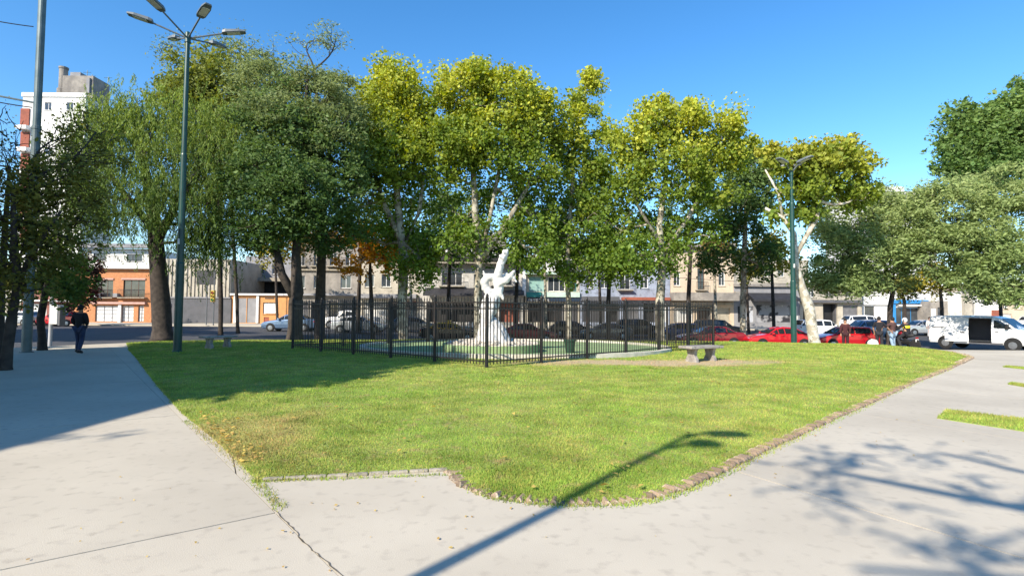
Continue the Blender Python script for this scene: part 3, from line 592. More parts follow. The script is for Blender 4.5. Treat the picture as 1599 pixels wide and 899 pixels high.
    # trees added outside the frame to shade the path, lawn and road
    for i, (x, y, lab, sc) in enumerate(((-15.0, 3.6, 'nearest the camera', 1), (-20.5, 7.2, 'in the middle of the clump', 1), (-24.5, 4.5, 'behind the added shade block', 1), (-26.6, 7.4, 'at the outer edge of the clump', 1), (-14.0, 6.6, 'closest to the path', 1),
            (-17.2, 9.6, 'beside the path past the clump', 1), (-20.6, 11.6, 'last one before the street', .95), (-40, 22, 'tall one across the side street', 1.5), (-47, 29, 'tallest one across the side street', 1.6), (-41, 15.5, 'tall one at the street corner', 1.45))):
        c = Vector((x, y, 9.3)); 
        if i == 0:
            proto = tree('shade_tree', 'dense unseen evergreen tree added for shade, '+lab, (x, y, 0), [[(Vector((x, y, -.1)), .4), (Vector((x, y, 3)), .3), (Vector((x+.2, y, 7)), .2)]],
                [(Vector((x, y, 8.6)), (3.6, 3.6, 2.9), 120), (Vector((x+.5, y+1, 10)), (2.4, 2.4, 2), 50)], pal='dark', kind='mid', size=.5, n_per=110, cl=.9, group='unseen evergreen trees added for shade', shell=.2)
        else:
            t = copy_tree(proto); t.location = (x, y, 0); t.rotation_euler.z = i*1.7; t['label'] = 'dense unseen evergreen tree added for shade, '+lab; t.scale = (sc,)*3
    # tree behind the camera that draws the branch shadow on the right path
    P = lambda x, y, z: Vector((x, y, z))
    dx, dy = 1.428*.616, 1.428*.788
    def up(sx, sy, z): return P(sx-dx*z, sy-dy*z, z)      # the point at height z whose shadow lands on (sx, sy)
    tree('plane_tree', 'sparse plane tree behind the camera casting branch shadows on the right path', (-2.3, -4.9, 0),
        [[(P(-2.3, -4.9, -.1), .2), (P(-2.35, -4.8, 3), .15), (up(4.9, 3.9, 6.3), .10), (up(4.1, 4.75, 7.2), .065), (up(3.3, 5.6, 7.9), .04)], [(up(4.9, 3.9, 6.3), .08), (up(3.6, 3.3, 7.2), .05), (up(2.2, 3.5, 8), .03)], [(up(4.9, 3.9, 6.3), .08), (up(5.4, 5.2, 7.4), .05), (up(5.0, 6.4, 8.3), .03)]],
        [(up(3.5, 5.9, 8.4), (.8, .7, .5), 22), (up(4.7, 6.3, 8.4), (.9, .7, .5), 22), (up(2.9, 4.8, 8.0), (.7, .7, .5), 18), (up(4.2, 4.9, 7.6), (.8, .7, .5), 20), (up(5.6, 5.2, 7.6), (.9, .7, .5), 22), (up(3.1, 3.7, 7.6), (.8, .7, .5), 22), (up(4.3, 3.6, 7.2), (.8, .7, .5), 18), (up(5.2, 4.2, 6.8), (.8, .7, .5), 14)], pal='plane', kind='broad', size=.07, n_per=3, cl=.16, bark=BARKP, twig=.03, shell=.05, sub=9, dens=1.35, group=None)
    tree('bare_tree', 'bare twiggy tree left of the camera casting a thin twig shadow on the left path', (-16.5, -3.2, 0),
        [[(P(-16.5, -3.2, -.1), .16), (P(-16.2, -3.1, 4), .12), (up(-8.0, 6.2, 7.5), .07), (up(-6.0, 6.75, 7.7), .03)]],
        [(up(-5.7, 6.85, 7.8), (.8, .3, .25), 26), (up(-6.6, 6.45, 7.6), (.9, .3, .3), 26)], pal='olive', kind='mid', size=.09, n_per=6, cl=.16, twig=.03, shell=.1)

# ------------------------------------------------------------------ iron fence
FC = [Vector((-.66, 14.5, 0)), Vector((8.5, 23.0, 0)), Vector((.7, 29.7, 0)), Vector((-8.5, 21.2, 0))]
def side_posts(a, b, n): return [a.lerp(b, i/n) for i in range(n)]
fence = empty('iron_fence', (0, 0, 0), 0, 'black iron picket fence around the white statue on the lawn', 'fence')
post_me = None; picket_me = MB(); picket_me.box(-.010, -.010, .07, .010, .010, 1.80)
picket_me.add([(-.014, -.014, 1.80), (.014, -.014, 1.80), (.014, .014, 1.80), (-.014, .014, 1.80), (0, 0, 1.91)], [(0, 1, 4), (1, 2, 4), (2, 3, 4), (3, 0, 4), (0, 3, 2, 1)])
pk = picket_me.mesh('picket', IRON)
pm = MB(); pm.box(-.035, -.035, -.1, .035, .035, 1.86); pm.lathe([(.03, 1.86), (.045, 1.89), (.03, 1.94), (.005, 1.97)], n=8); pst = pm.mesh('post', IRONR)
npk = 0; rest = MB()
for si, (a, b, n) in enumerate(((FC[3], FC[0], 5), (FC[0], FC[1], 6), (FC[1], FC[2], 5), (FC[2], FC[3], 6))):
    PP = side_posts(a, b, n)+[b]; dr = (b-a).normalized(); rz = math.atan2(dr.y, dr.x)
    for i in range(n):
        p, q = PP[i], PP[i+1]; zp, zq = lz(p.x, p.y), lz(q.x, q.y)
        o = link('post', pst, fence); o.location = (p.x, p.y, zp); o.rotation_euler.z = rz
        for h, th in ((.16, .018), (1.56, .016), (1.73, .018)):
            rm = MB(); A = Vector((p.x, p.y, zp+h))+dr*.036; B = Vector((q.x, q.y, zq+h))-dr*.036; nrm = Vector((-dr.y, dr.x, 0))*.012
            vs = [A-nrm, B-nrm, B+nrm, A+nrm]; rm.add([(v.x, v.y, v.z-th) for v in vs]+[(v.x, v.y, v.z+th) for v in vs], [(3, 2, 1, 0), (4, 5, 6, 7), (0, 1, 5, 4), (1, 2, 6, 5), (2, 3, 7, 6), (3, 0, 4, 7)])
            rm.build('rail', IRON, fence)
        L = (q-p).length; k = int(round(L/.125))
        for j in range(1, k):
            t = j/k; x, y, z = p.x+(q.x-p.x)*t, p.y+(q.y-p.y)*t, zp+(zq-zp)*t
            if npk < 296:
                o = link('picket', pk, fence); o.location = (x, y, z); o.rotation_euler.z = rz; npk += 1
            else: rest.box(x-.008, y-.008, z+.07, x+.008, y+.008, z+1.9)
            # scroll between the two top rails
            if si < 2 and j < k-1: pass
        sc = MB()
        for j in range(k):
            t = (j+.5)/k; c = Vector((p.x+(q.x-p.x)*t, p.y+(q.y-p.y)*t, zp+(zq-zp)*t+1.645)); pts = [c+dr*(.05*math.cos(u))+Vector((0, 0, .06*math.sin(u))) for u in np.linspace(0, 5.2, 7)]
            sc.tube(pts, .005, 3, False)
        tag(sc.build('scrolls', IRON, fence), kind='stuff')
if rest.v: tag(rest.build('pickets', IRON, fence), kind='stuff')

# ------------------------------------------------------------------ basin, planter, statue
PAINT = mat('basin_green', (.20, .30, .13), (.28, .36, .17), 1.3, .8, bump=.2, speck=(7, (.16, .26, .15), .55, .7))
CREAM = mat('cream_kerb', (.58, .55, .46), (.45, .42, .34), 4, .9, bump=.4)
OC = (.15, 22.3); OA, OB = 6.0, 4.9
def oval(a, b, n=64, c=OC, wob=0): return [(c[0]+(a+wob*math.sin(5*t))*math.cos(t), c[1]+(b+wob*math.sin(5*t))*math.sin(t)) for t in [2*math.pi*i/n for i in range(n)]]
bas = empty('fountain_basin', (0, 0, 0), 0, 'shallow oval basin with pale green painted floor and cream kerb inside the fence', 'basin')
sheet('floor', oval(OA-.02, OB-.02), lambda X, Y: np.full(X.shape, .17), PAINT, bas, step=2, kind=None)
mb = MB(); n = 64; zb = .0; 
P1, P2 = oval(OA, OB), oval(OA+.22, OB+.22)
vs = [(x, y, .15) for x, y in P1]+[(x, y, .255) for x, y in P1]+[(x, y, .255) for x, y in P2]+[(x, y, -.1) for x, y in P2]
fs = []
for i in range(n):
    j = (i+1) % n
    for k in range(3): fs.append((k*n+i, k*n+j, (k+1)*n+j, (k+1)*n+i))
mb.add(vs, fs); mb.build('kerb', CREAM, bas)
# dark brick footing band seen below the kerb
pc = at(768, 540, 20.0); PX, PY = pc.x, pc.y
pl = empty('round_planter', (PX, PY, .17), 0, 'low round green drum topped with pale rubble under the statue', 'planter')
mb = MB(); mb.lathe([(1.80, 0), (1.80, .27), (1.68, .27), (1.68, .20)], n=40); mb.build('drum', PAINT, pl)
mb = MB(); mb.lathe([(1.66, .0), (1.66, .24), (1.2, .32), (.6, .42), (.05, .46)], n=24); mb.build('mound', CREAM, pl, smooth=True)
RUB = mat('rubble', (.62, .58, .50), (.40, .34, .27), 5, .95, bump=.8, bscale=18)
for i in range(130):
    a = random.uniform(0, 6.283); r = 1.62*math.sqrt(random.uniform(.12, 1)); s = random.uniform(.07, .15)
    if i < 6:
        bm = bmesh.new(); bmesh.ops.create_icosphere(bm, subdivisions=1, radius=1)
        for v in bm.verts: v.co = v.co*random.uniform(.75, 1.2)
        me = bpy.data.meshes.new('rock'); bm.to_mesh(me); bm.free(); me.materials.append(RUB)
        if i == 0: rocks = []
        rocks.append(me)
    o = link('rock', random.choice(rocks), pl); o.location = (r*math.cos(a), r*math.sin(a), .27+.19*(1-r/1.66)); o.scale = (s*1.2, s, s*.75); o.rotation_euler = (random.uniform(-.4, .4), random.uniform(-.4, .4), a)
# statue: an arched nude figure on swirling drapery
ST = at(770, 540, 19.6); sx = 19.6/F
def spt(px, py, off=0): 
    p = at(px, py, 19.6); return Vector((p.x-ST.x, off, p.z))
chains = [
    [(769, 541, 30, .0), (769, 533, 28, 0), (769, 522, 23, 0), (767, 510, 16, 0), (760, 498, 10.5, 0), (761, 488, 12.5, 0), (765, 478, 14.5, 0), (770, 467, 12, 0), (773, 459, 8.5, 0)],
    [(752, 539, 12, -.15), (754, 520, 8, -.1), (756, 500, 7, -.05)], [(789, 538, 11, -.15), (783, 518, 8, -.1), (772, 505, 6, -.1)], [(769, 540, 15, -.45), (768, 520, 12, -.3), (764, 500, 7, -.15)], [(775, 540, 16, .35), (770, 515, 12, .2)],
    [(754, 486, 6, -.1), (758, 470, 5.5, -.12), (765, 458, 5.5, -.1)],
    [(773, 459, 8.5, 0), (780, 452, 7, -.02), (779, 444, 6, 0)],
    [(776, 446, 6, -.05), (783, 441, 6, -.1), (791, 437, 5.6, -.14), (797, 432, 4.2, -.18), (802, 425, 2.8, -.22)],
    [(784, 433, 3, .1), (790, 427, 2.6, .14), (795, 430, 2, .18)], [(800, 430, 2, -.18), (806, 440, 1.6, -.16)],
    [(776, 439, 6.4, 0), (769, 433, 6.2, 0), (761, 433, 6.2, -.02), (756, 440, 6.4, -.03), (758, 449, 6.8, -.03), (764, 456, 6.8, -.02), (770, 462, 8, 0)],
    [(758, 432, 3, -.05), (755, 424, 1.7, -.08)],
    [(776, 440, 7.4, 0), (778, 427, 6.6, 0), (781, 414, 6.2, 0), (785, 404, 6.4, 0), (789, 396, 5.0, 0), (792, 391, 2.6, 0)], [(786, 403, 4, -.1), (781, 400, 2.4, -.14)],
    [(779, 456, 5, -.1), (784, 464, 3, -.12), (787, 469, 1.8, -.12)],
    [(772, 470, 4, -.28), (764, 500, 4, -.30), (760, 535, 5, -.6)], [(762, 475, 3.5, -.26), (757, 500, 4, -.25), (748, 538, 5, -.42)], [(772, 505, 4, -.25), (782, 522, 4.5, -.42), (790, 540, 5, -.5)], [(766, 512, 4, -.35), (774, 526, 4, -.52), (778, 540, 5, -.62)],
]
bm = bmesh.new()
for ch in chains:
    for (a, b) in zip(ch[:-1], ch[1:]):
        pa, pb = spt(a[0], a[1], a[3]), spt(b[0], b[1], b[3]); L = (pb-pa).length; ra, rb = a[2]*sx, b[2]*sx; k = max(2, int(L/(min(ra, rb)*.5))+1)
        for i in range(k+1):
            t = i/k; bmesh.ops.create_icosphere(bm, subdivisions=2, radius=max(.03, ra+(rb-ra)*t), matrix=Matrix.Translation(pa.lerp(pb, t)))
bmesh.ops.create_icosphere(bm, subdivisions=2, radius=.085, matrix=Matrix.Translation(spt(787, 394, -.08)) @ Matrix.Diagonal((.85, 1, 1.15, 1)))   # bowed head
me = bpy.data.meshes.new('statue'); bm.to_mesh(me); bm.free(); me.materials.append(MARBLE)
st = link('statue', me); st.location = (ST.x, 19.6, 0)
tag(st, 'white stone statue of an arched figure rising from swirling drapery inside the fence', 'statue')
r_ = st.modifiers.new('remesh', 'REMESH'); r_.mode = 'VOXEL'; r_.voxel_size = .026; r_.use_smooth_shade = True
s_ = st.modifiers.new('smooth', 'SMOOTH'); s_.iterations = 1; s_.factor = .5
tx = bpy.data.textures.new('folds', 'CLOUDS'); tx.noise_scale = .12
dm = st.modifiers.new('folds', 'DISPLACE'); dm.texture = tx; dm.strength = .06; dm.texture_coords = 'LOCAL'; dm.mid_level = .5

# ------------------------------------------------------------------ bin inside the fence
b_ = at(890, 545, 19.3)
bn = empty('litter_bin', (b_.x, b_.y, .17), 0, 'dark green plastic litter bin standing inside the fence right of the statue', 'bin')
DGR = mat('bin_green', (.015, .05, .03), None, 5, .5)
mb = MB(); mb.lathe([(.15, 0), (.20, .42), (.185, .42), (.14, .05)], n=18); mb.build('body', DGR, bn)
mb = MB(); mb.lathe([(.20, .40), (.225, .41), (.225, .46), (.19, .46), (.19, .42)], n=18); mb.build('rim', DGR, bn)

# ------------------------------------------------------------------ benches
def bench(px, py, D, rz, label, Ls=1.5):
    p = at(px, py, D); z = lz(p.x, p.y)
    b = empty('concrete_bench', (p.x, p.y, z), rz, label, 'bench', 'concrete benches on the lawn')
    m = mat('bench_concrete', (.34, .31, .28), (.22, .20, .18), 6, .9, bump=.6, bscale=25, speck=(16, (.12, .11, .10), .58, .68))
    mb = MB(); mb.box(-Ls/2, -.27, .40, Ls/2, .27, .475); mb.build('slab', m, b, bevel=.012)
    for s in (-1, 1):
        mb = MB(); prof = [(-.22, -.03), (.22, -.03), (.20, .09), (.13, .2), (.16, .33), (.21, .398), (-.21, .398), (-.16, .33), (-.13, .2), (-.20, .09)]
        x = s*Ls*.28; n = len(prof)
        mb.add([(x-.06, a, c) for a, c in prof]+[(x+.06, a, c) for a, c in prof], [tuple(reversed(range(n))), tuple(range(n, 2*n))]+[(i, (i+1) % n, n+(i+1) % n, n+i) for i in range(n)])
        mb.build('leg', m, b, bevel=.01)
    return b
bench(1095, 560, 16.6, R(28), 'weathered concrete bench on the bare patch of lawn right of the fence', 1.35)
bench(341, 540, 21.5, R(60), 'concrete bench in the tree shade between the green lamp post and the fence', 1.3)

# ------------------------------------------------------------------ lamp posts
def star_lamp(px, D, H, label, group, az0, narm=6, r=1.8, lean=0.0):
    b = at(px, 545, D); z = zbase(b.x, b.y)
    t = empty('street_lamp', (b.x, b.y, z), 0, label, 'street lamp', group); t.rotation_euler = (0, lean, 0)
    mb = MB(); mb.lathe([(.17, -.1), (.17, .02), (.14, .06), (.135, 3.2), (.115, 3.25), (.105, 7.2), (.09, 7.25), (.075, H-.3), (.10, H-.28), (.10, H+.08), (.03, H+.14)], n=14); mb.build('pole', GREENP, t, smooth=False)
    mb = MB(); mb.box(-.035, -.15, 3.9, .035, -.135, 4.1); mb.build('number_plate', WHITET, t)
    for k in range(narm):
        a = az0+k*2*math.pi/narm; c, s = math.cos(a), math.sin(a); rl = r-.55
        mb = MB(); mb.tube([(c*.06, s*.06, H-.1), (c*rl, s*rl, H+.30)], .03, 6); arm = mb.build('arm', LAMPG, t)
        pr = [(rl-.12, .11, .10), (rl, .16, .11), (rl+.45, .17, .09), (rl+.68, .12, .05)]
        vs = []; 
        for (q, wdt, th) in pr:
            zc = H+.30+(q-rl)*.22
            for (u, v) in ((-wdt, -.02), (wdt, -.02), (wdt*.8, th), (-wdt*.8, th)): vs.append((c*q-s*u, s*q+c*u, zc+v))
        fs = [(0, 3, 2, 1), (12, 13, 14, 15)]
        for i in range(3):
            for j in range(4): fs.append((i*4+j, i*4+(j+1) % 4, (i+1)*4+(j+1) % 4, (i+1)*4+j))
        mb = MB(); mb.add(vs, fs); hd = mb.build('lamp_head', LAMPG, t, bevel=.015)
        vs = []
        for (q, wdt) in ((rl+.05, .12), (rl+.5, .12)):
            zc = H+.30+(q-rl)*.22-.026
            for u in (-wdt, wdt): vs.append((c*q-s*u, s*q+c*u, zc))
        mb = MB(); mb.add(vs+[(v[0], v[1], v[2]-.012) for v in vs], [(0, 1, 3, 2), (4, 6, 7, 5), (0, 4, 5, 1), (1, 5, 7, 3), (3, 7, 6, 2), (2, 6, 4, 0)]); mb.build('lens', LAMPL, hd)
LG = 'green lamp posts with radiating heads'
lp1 = star_lamp(277, 19.8, 11.7, 'tall dark green lamp post with six radiating heads at the left of the lawn', LG, R(-90-11))
star_lamp(1240, 27.8, 8.95, 'smaller green lamp post beside the white leaning plane trunk', LG, R(-60), narm=4, r=1.0)
# grey traffic pole at the left
b_ = at(41, 552, 19.9)
gl = empty('utility_pole', (b_.x, b_.y, 0), 0, 'tall galvanised utility pole rising out of frame at the left edge', 'pole')
mb = MB(); mb.lathe([(.21, -.05), (.21, .03), (.155, .04), (.15, 4.5), (.14, 4.52), (.135, 8.2), (.15, 8.22), (.15, 8.32), (.125, 8.34), (.12, 14.0), (.02, 14.05)], n=16); mb.build('pole', STEEL, gl)
mb = MB(); mb.tube([(0, 0, 8.3), (1.2, .2, 7.6), (2.0, .4, 6.9)], .02, 5); mb.build('stay', IRON, gl)
mb = MB(); mb.tube([(0, 0, 9.2), (-1.8, .1, 9.55)], .035, 6); mb.build('bracket', STEEL, gl)
# street light pole & waste bin behind
b_ = at(78, 536, 24.2)
sp = empty('sign_post', (b_.x, b_.y, 0), 0, 'pale grey post at the kerb with a white box fixed to it', 'post')
mb = MB(); mb.lathe([(.075, -.1), (.07, 5.8), (.02, 5.85)], n=12); mb.build('pole', mat('pole_pale', (.45, .46, .48), None, 3, .5), sp)
mb = MB(); mb.box(.09, -.18, .9, .42, .18, 1.75); mb.build('box', WHITET, sp, bevel=.03)
mb = MB(); mb.box(.42, -.16, .85, .52, .16, 1.7); mb.build('box_lid', mat('grey_plastic', (.12, .12, .13), None, 4, .6), sp, bevel=.02)
# signs across the road
def post_sign(px, D, H, label, sign=None, col=(.03, .03, .035), rad=.06, extra=None):
    b = at(px, 505, D); z = bz(b.x, b.y)
    t = empty('sign_post', (b.x, b.y, z), 0, label, 'post')
    mb = MB(); mb.lathe([(rad, 0), (rad*.85, H)], n=8); mb.build('pole', mat('pole_grey', (.14, .15, .16), None, 3, .5), t)
    if sign:
        x0, z0, x1, z1 = sign; mb = MB(); mb.box(x0, -.1, z0, x1, -.06, z1); mb.build('sign_board', mat('board%.2f' % sum(col), col, None, 3, .5), t, bevel=.01)
    if extra: extra(t)
    return t
post_sign(322, 57, 9.4, 'thin post carrying a dark square board on the far pavement', (-1.1, 4.2, .9, 5.7))
def tlight(t):
    mb = MB(); mb.box(-.2, -.35, 2.4, .2, -.05, 3.6); h = mb.build('signal_head', mat('signal_yellow', (.42, .30, .03), None, 4, .5), t, bevel=.03)
    for i, c in enumerate(((.3, .02, .02), (.3, .18, .02), (.02, .2, .06))):
        mb = MB(); mb.lathe([(.11, 0), (.12, -.08), (.10, -.08), (.09, -.01)], (0, -.35, 3.35-.36*i), 10, axis='y'); mb.build('signal_lens', mat('lens%d' % i, c, None, 4, .3), h)
    mb = MB(); mb.tube([(0, 0, 9.2), (1.4, -.2, 9.4), (2.6, -.3, 9.35)], .04, 6); mb.build('arm', STEEL, t)
post_sign(333, 56.5, 9.5, 'grey post with a small traffic signal and curved arm beside the square board', None, extra=tlight)
# lamp behind the camera: only its shadow is seen
sl = empty('street_lamp', (-4.56, -1.78, 0), 0, 'two headed lamp post standing behind the camera', 'street lamp')
mb = MB(); mb.lathe([(.075, 0), (.065, 4), (.045, 7.85)], n=12); mb.build('pole', GREENP, sl)
for s, zz, x1 in ((0, 7.9, .66), (1, 7.45, .50)):
    mb = MB(); mb.tube([(0, 0, zz-.3), (.25, .02 if s else .12, zz)], .035, 6); mb.build('arm', GREENP, sl)
    mb = MB(); mb.add([(.2, -.12, zz-.05), (x1, -.13, zz-.02), (x1+.1, 0, zz), (x1, .13, zz-.02), (.2, .12, zz-.05), (.25, -.09, zz+.09), (x1-.08, -.1, zz+.09), (x1, 0, zz+.08), (x1-.08, .1, zz+.09), (.25, .09, zz+.09)], [(4, 3, 2, 1, 0), (5, 6, 7, 8, 9), (0, 1, 6, 5), (1, 2, 7, 6), (2, 3, 8, 7), (3, 4, 9, 8), (4, 0, 5, 9)]); mb.build('lamp_head', LAMPG, sl)
# unseen block added outside the frame at the left, its corner shades the left path
kb = empty('shade_block', (-27, -6, 0), 0, 'plain unseen block added left of the square to shade the path', 'building')
mb = MB(); mb.box(0, 0, -.2, 13.3, 6.1, 8.7); mb.build('wall', WHITEP, kb); mb = MB(); mb.box(-.15, -.15, 8.7, 13.4, 6.2, 8.95); mb.build('roof', CONC2, kb)
# overhead cables
def cable(a, b, sag, label):
    mb = MB(); mb.tube([a.lerp(b, t)-Vector((0, 0, sag*4*t*(1-t))) for t in np.linspace(0, 1, 20)], .022, 4); o = mb.build('overhead_cable', IRON); tag(o, label, 'cable', 'overhead cables')
cable(at(-120, 5, 20), at(52, 42, 20), .1, 'thin cable running into the tall grey pole near its top at upper left')
cable(at(-120, 130, 20), at(50, 168, 20), .1, 'thicker cable meeting the tall grey pole at mid height')
cable(at(640, 385, 55), at(1260, 418, 55), .4, 'cable sagging across the facades behind the plane trees')
cable(at(1040, 432, 56), at(1600, 448, 50), .4, 'cable crossing the facades behind the parked cars at right')

# ------------------------------------------------------------------ buildings across the street
BR = mat('orange_brick', (.46, .20, .085), (.38, .16, .07), 3, .9, speck=(9, (.50, .27, .14), .55, .7))
REDB = mat('red_brick', (.30, .09, .055), (.22, .07, .045), 3, .9)
GREYW = mat('grey_render', (.26, .26, .27), (.20, .20, .21), 1.2, .9)
DGREY = mat('dark_grey_render', (.075, .078, .085), (.10, .10, .11), 1.5, .8)
BEIGE = mat('beige_render', (.56, .46, .34), (.47, .38, .28), 1.0, .9, speck=(2.5, (.36, .29, .22), .58, .75))
CREAMW = mat('cream_render', (.46, .42, .34), (.34, .31, .25), .9, .9, speck=(2.2, (.22, .20, .16), .54, .78))
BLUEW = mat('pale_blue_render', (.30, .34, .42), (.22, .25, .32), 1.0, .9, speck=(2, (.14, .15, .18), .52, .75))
OLDW = mat('weathered_render', (.30, .275, .24), (.18, .165, .15), .9, .95, speck=(3, (.18, .17, .15), .55, .7))
AWN = mat('black_awning', (.018, .018, .022), (.03, .03, .035), 2, .6)
SHUT = mat('grey_shutter', (.20, .20, .21), (.14, .14, .15), 1.5, .6)
MURAL = mat('mural_paint', (.30, .30, .31), (.02, .02, .025), .8, .6, lo=.46, hi=.54, speck=(2.2, (.5, .5, .5), .66, .68))
TEAL = mat('teal_paint', (.02, .22, .20), (.03, .17, .16), 2, .5)
SEAG = mat('sea_green_glass', (.20, .36, .32), (.30, .44, .40), 1, .25)
BLUEP = mat('blue_paint', (.02, .18, .42), (.03, .22, .5), 2, .5)
TURQ = mat('turquoise_paint', (.05, .42, .60), None, 2, .5)
CORR = mat('corrugated_sheet', (.44, .40, .32), (.34, .31, .25), .7, .6, speck=(1.8, (.2, .17, .13), .55, .8))
ROOFG = mat('roof_dark', (.08, .08, .09), (.12, .12, .12), 1, .9)
BROWNW = mat('brown_door', (.10, .055, .035), None, 4, .6)
CURT = mat('curtain', (.42, .40, .37), (.5, .48, .44), 3, .9)
def wall_open(x0, z0, x1, z1, y, ops, dep=.22):
    """front wall facing -y with openings and their reveals"""
    ops = [(max(a, x0+.01), max(b, z0), min(c, x1-.01), min(d, z1-.01)) for a, b, c, d in ops]
    xs = sorted({x0, x1, *[o[0] for o in ops], *[o[2] for o in ops]}); zs = sorted({z0, z1, *[o[1] for o in ops], *[o[3] for o in ops]})
    mb = MB()
    for i in range(len(xs)-1):
        for j in range(len(zs)-1):
            cx, cz = (xs[i]+xs[i+1])/2, (zs[j]+zs[j+1])/2
            if xs[i+1]-xs[i] < 1e-4 or zs[j+1]-zs[j] < 1e-4: continue
            if any(o[0] < cx < o[2] and o[1] < cz < o[3] for o in ops): continue
            mb.add([(xs[i], y, zs[j]), (xs[i+1], y, zs[j]), (xs[i+1], y, zs[j+1]), (xs[i], y, zs[j+1])], [(0, 1, 2, 3)])
    for (a, b, c, d) in ops:
        q = y+dep
        mb.add([(a, y, b), (c, y, b), (c, y, d), (a, y, d), (a, q, b), (c, q, b), (c, q, d), (a, q, d)], [(0, 4, 5, 1), (1, 5, 6, 2), (2, 6, 7, 3), (3, 7, 4, 0)])
    return mb
def building(name, label, D, x0, x1, ytop, wall, ops=(), extras=(), depth=11, ybot=None, group=None, roof=True, ox=None):
    """ops: (px0,py0,px1,py1,kind[,mat]); extras: (name,px0,py0,px1,py1,out,mat)   pixel rects on the front plane at distance D"""
    cx = (x0+x1)/2; b = at(cx, 500, D); zb = float(base_z(b.x, D))
    t = empty(name, (b.x, D, zb), 0, label, 'building', group)
    def L(px, py): p = at(px, py, D); return p.x-b.x, p.z-zb
    X0, Zt = L(x0, ytop); X1, _ = L(x1, ytop); Z0 = -.2 if ybot is None else L(cx, ybot)[1]
    O = []
    for o in ops:
        a, d = L(o[0], o[1]); c, e = L(o[2], o[3]); e = max(e, 0.02) if ybot is None else e; O.append((a, e, c, d))
    mb = wall_open(X0, Z0, X1, Zt, 0, O)
    mb.add([(X0, 0, Z0), (X0, depth, Z0), (X0, depth, Zt), (X0, 0, Zt)], [(0, 3, 2, 1)]); mb.add([(X1, 0, Z0), (X1, depth, Z0), (X1, depth, Zt), (X1, 0, Zt)], [(0, 1, 2, 3)])
    mb.add([(X0, depth, Z0), (X1, depth, Z0), (X1, depth, Zt), (X0, depth, Zt)], [(0, 3, 2, 1)])
    wo = mb.build('wall', wall, t); 
    if roof: m2 = MB(); m2.box(X0+.02, .25, Zt-.25, X1-.02, depth-.02, Zt-.05); m2.build('roof', ROOFG, t)
    for o, (a, e, c, d) in zip(ops, O):
        k = o[4]; m_ = o[5] if len(o) > 5 else None; y = .12
        if k in ('window', 'door', 'balcony'):
            fr = MB(); f = .07
            fr.box(a, y, e, a+f, y+.06, d); fr.box(c-f, y, e, c, y+.06, d); fr.box(a+f, y, d-f, c-f, y+.06, d); fr.box(a+f, y, e, c-f, y+.06, e+f)
            nm = 1 if c-a < 1.7 else 2
            for q in range(1, nm+1):
                xm = a+(c-a)*q/(nm+1); fr.box(xm-.03, y+.002, e+f, xm+.03, y+.058, d-f)
            w_ = fr.build('window' if k != 'door' else 'door', m_ or WHITET, t)
            pn = MB(); pn.box(a+f, y+.025, e+f, c-f, y+.04, d-f); pn.build('pane', GLASS, w_)
            if k != 'door' and random.random() < .55:
                cu = MB(); cu.box(a+f, y+.075, e+f, a+f+(c-a)*random.uniform(.2, .45), y+.085, d-f); cu.build('curtain', CURT, w_)
            mbk = MB(); mbk.box(a, .5, e, c, .55, d); mbk.build('room', BLACKP, w_)
            if k == 'window': s = MB(); s.box(a-.08, -.08, e-.09, c+.08, .1, e-.003); s.build('sill', wall, w_)
            if k == 'balcony':
                rl = MB(); rl.box(a-.3, -.55, e-.14, c+.3, -.002, e-.02); rl.build('balcony_slab', CONC2, t)
                ra = MB(); ra.box(a-.28, -.53, e+.86, c+.28, -.49, e+.9); n = int((c-a+.5)/.14)
                for q in range(n+1): xq = a-.27+(c-a+.54)*q/n; ra.box(xq-.012, -.52, e-.02, xq+.012, -.5, e+.86)
                ra.build('railing', IRON, t)
        elif k == 'garage':
            fr = MB(); nx = max(2, int((c-a)/.75)); nz = 4
            pn = MB(); pn.box(a, y+.05, e, c, y+.07, d); dd = pn.build('garage_door', m_ or WHITET, t)
            for q in range(nx+1): xq = a+.03+(c-a-.06)*q/nx; fr.box(xq-.03, y, e, xq+.03, y+.048, d)
            for q in range(nz+1): zq = e+.03+(d-e-.06)*q/nz; fr.box(a+.001, y+.004, zq-.025, c-.001, y+.046, zq+.025)
            fr.build('grille', GREYW, dd)
        elif k == 'shutter':
            pn = MB(); n = max(4, int((d-e)/.16))
            for q in range(n): z0 = e+(d-e)*q/n; z1 = e+(d-e)*(q+1)/n; pn.add([(a, y+.05, z0), (c, y+.05, z0), (c, y+.0, z1), (a, y+.0, z1), (a, y+.05, z1), (c, y+.05, z1)], [(0, 1, 2, 3), (3, 2, 5, 4)])
            pn.build('shutter', m_ or SHUT, t)
        elif k == 'dark':
            pn = MB(); pn.box(a, .8, e, c, .85, d); pn.build('recess', m_ or BLACKP, t)
            s = MB(); s.box(a, .225, e, a+.12, .8, d); s.box(c-.12, .225, e, c, .8, d); s.build('recess_side', DGREY, t)
        elif k == 'panel':
            pn = MB(); pn.box(a, y-.06, e, c, y+.06, d); pn.build('panel', m_, t, bevel=.01)
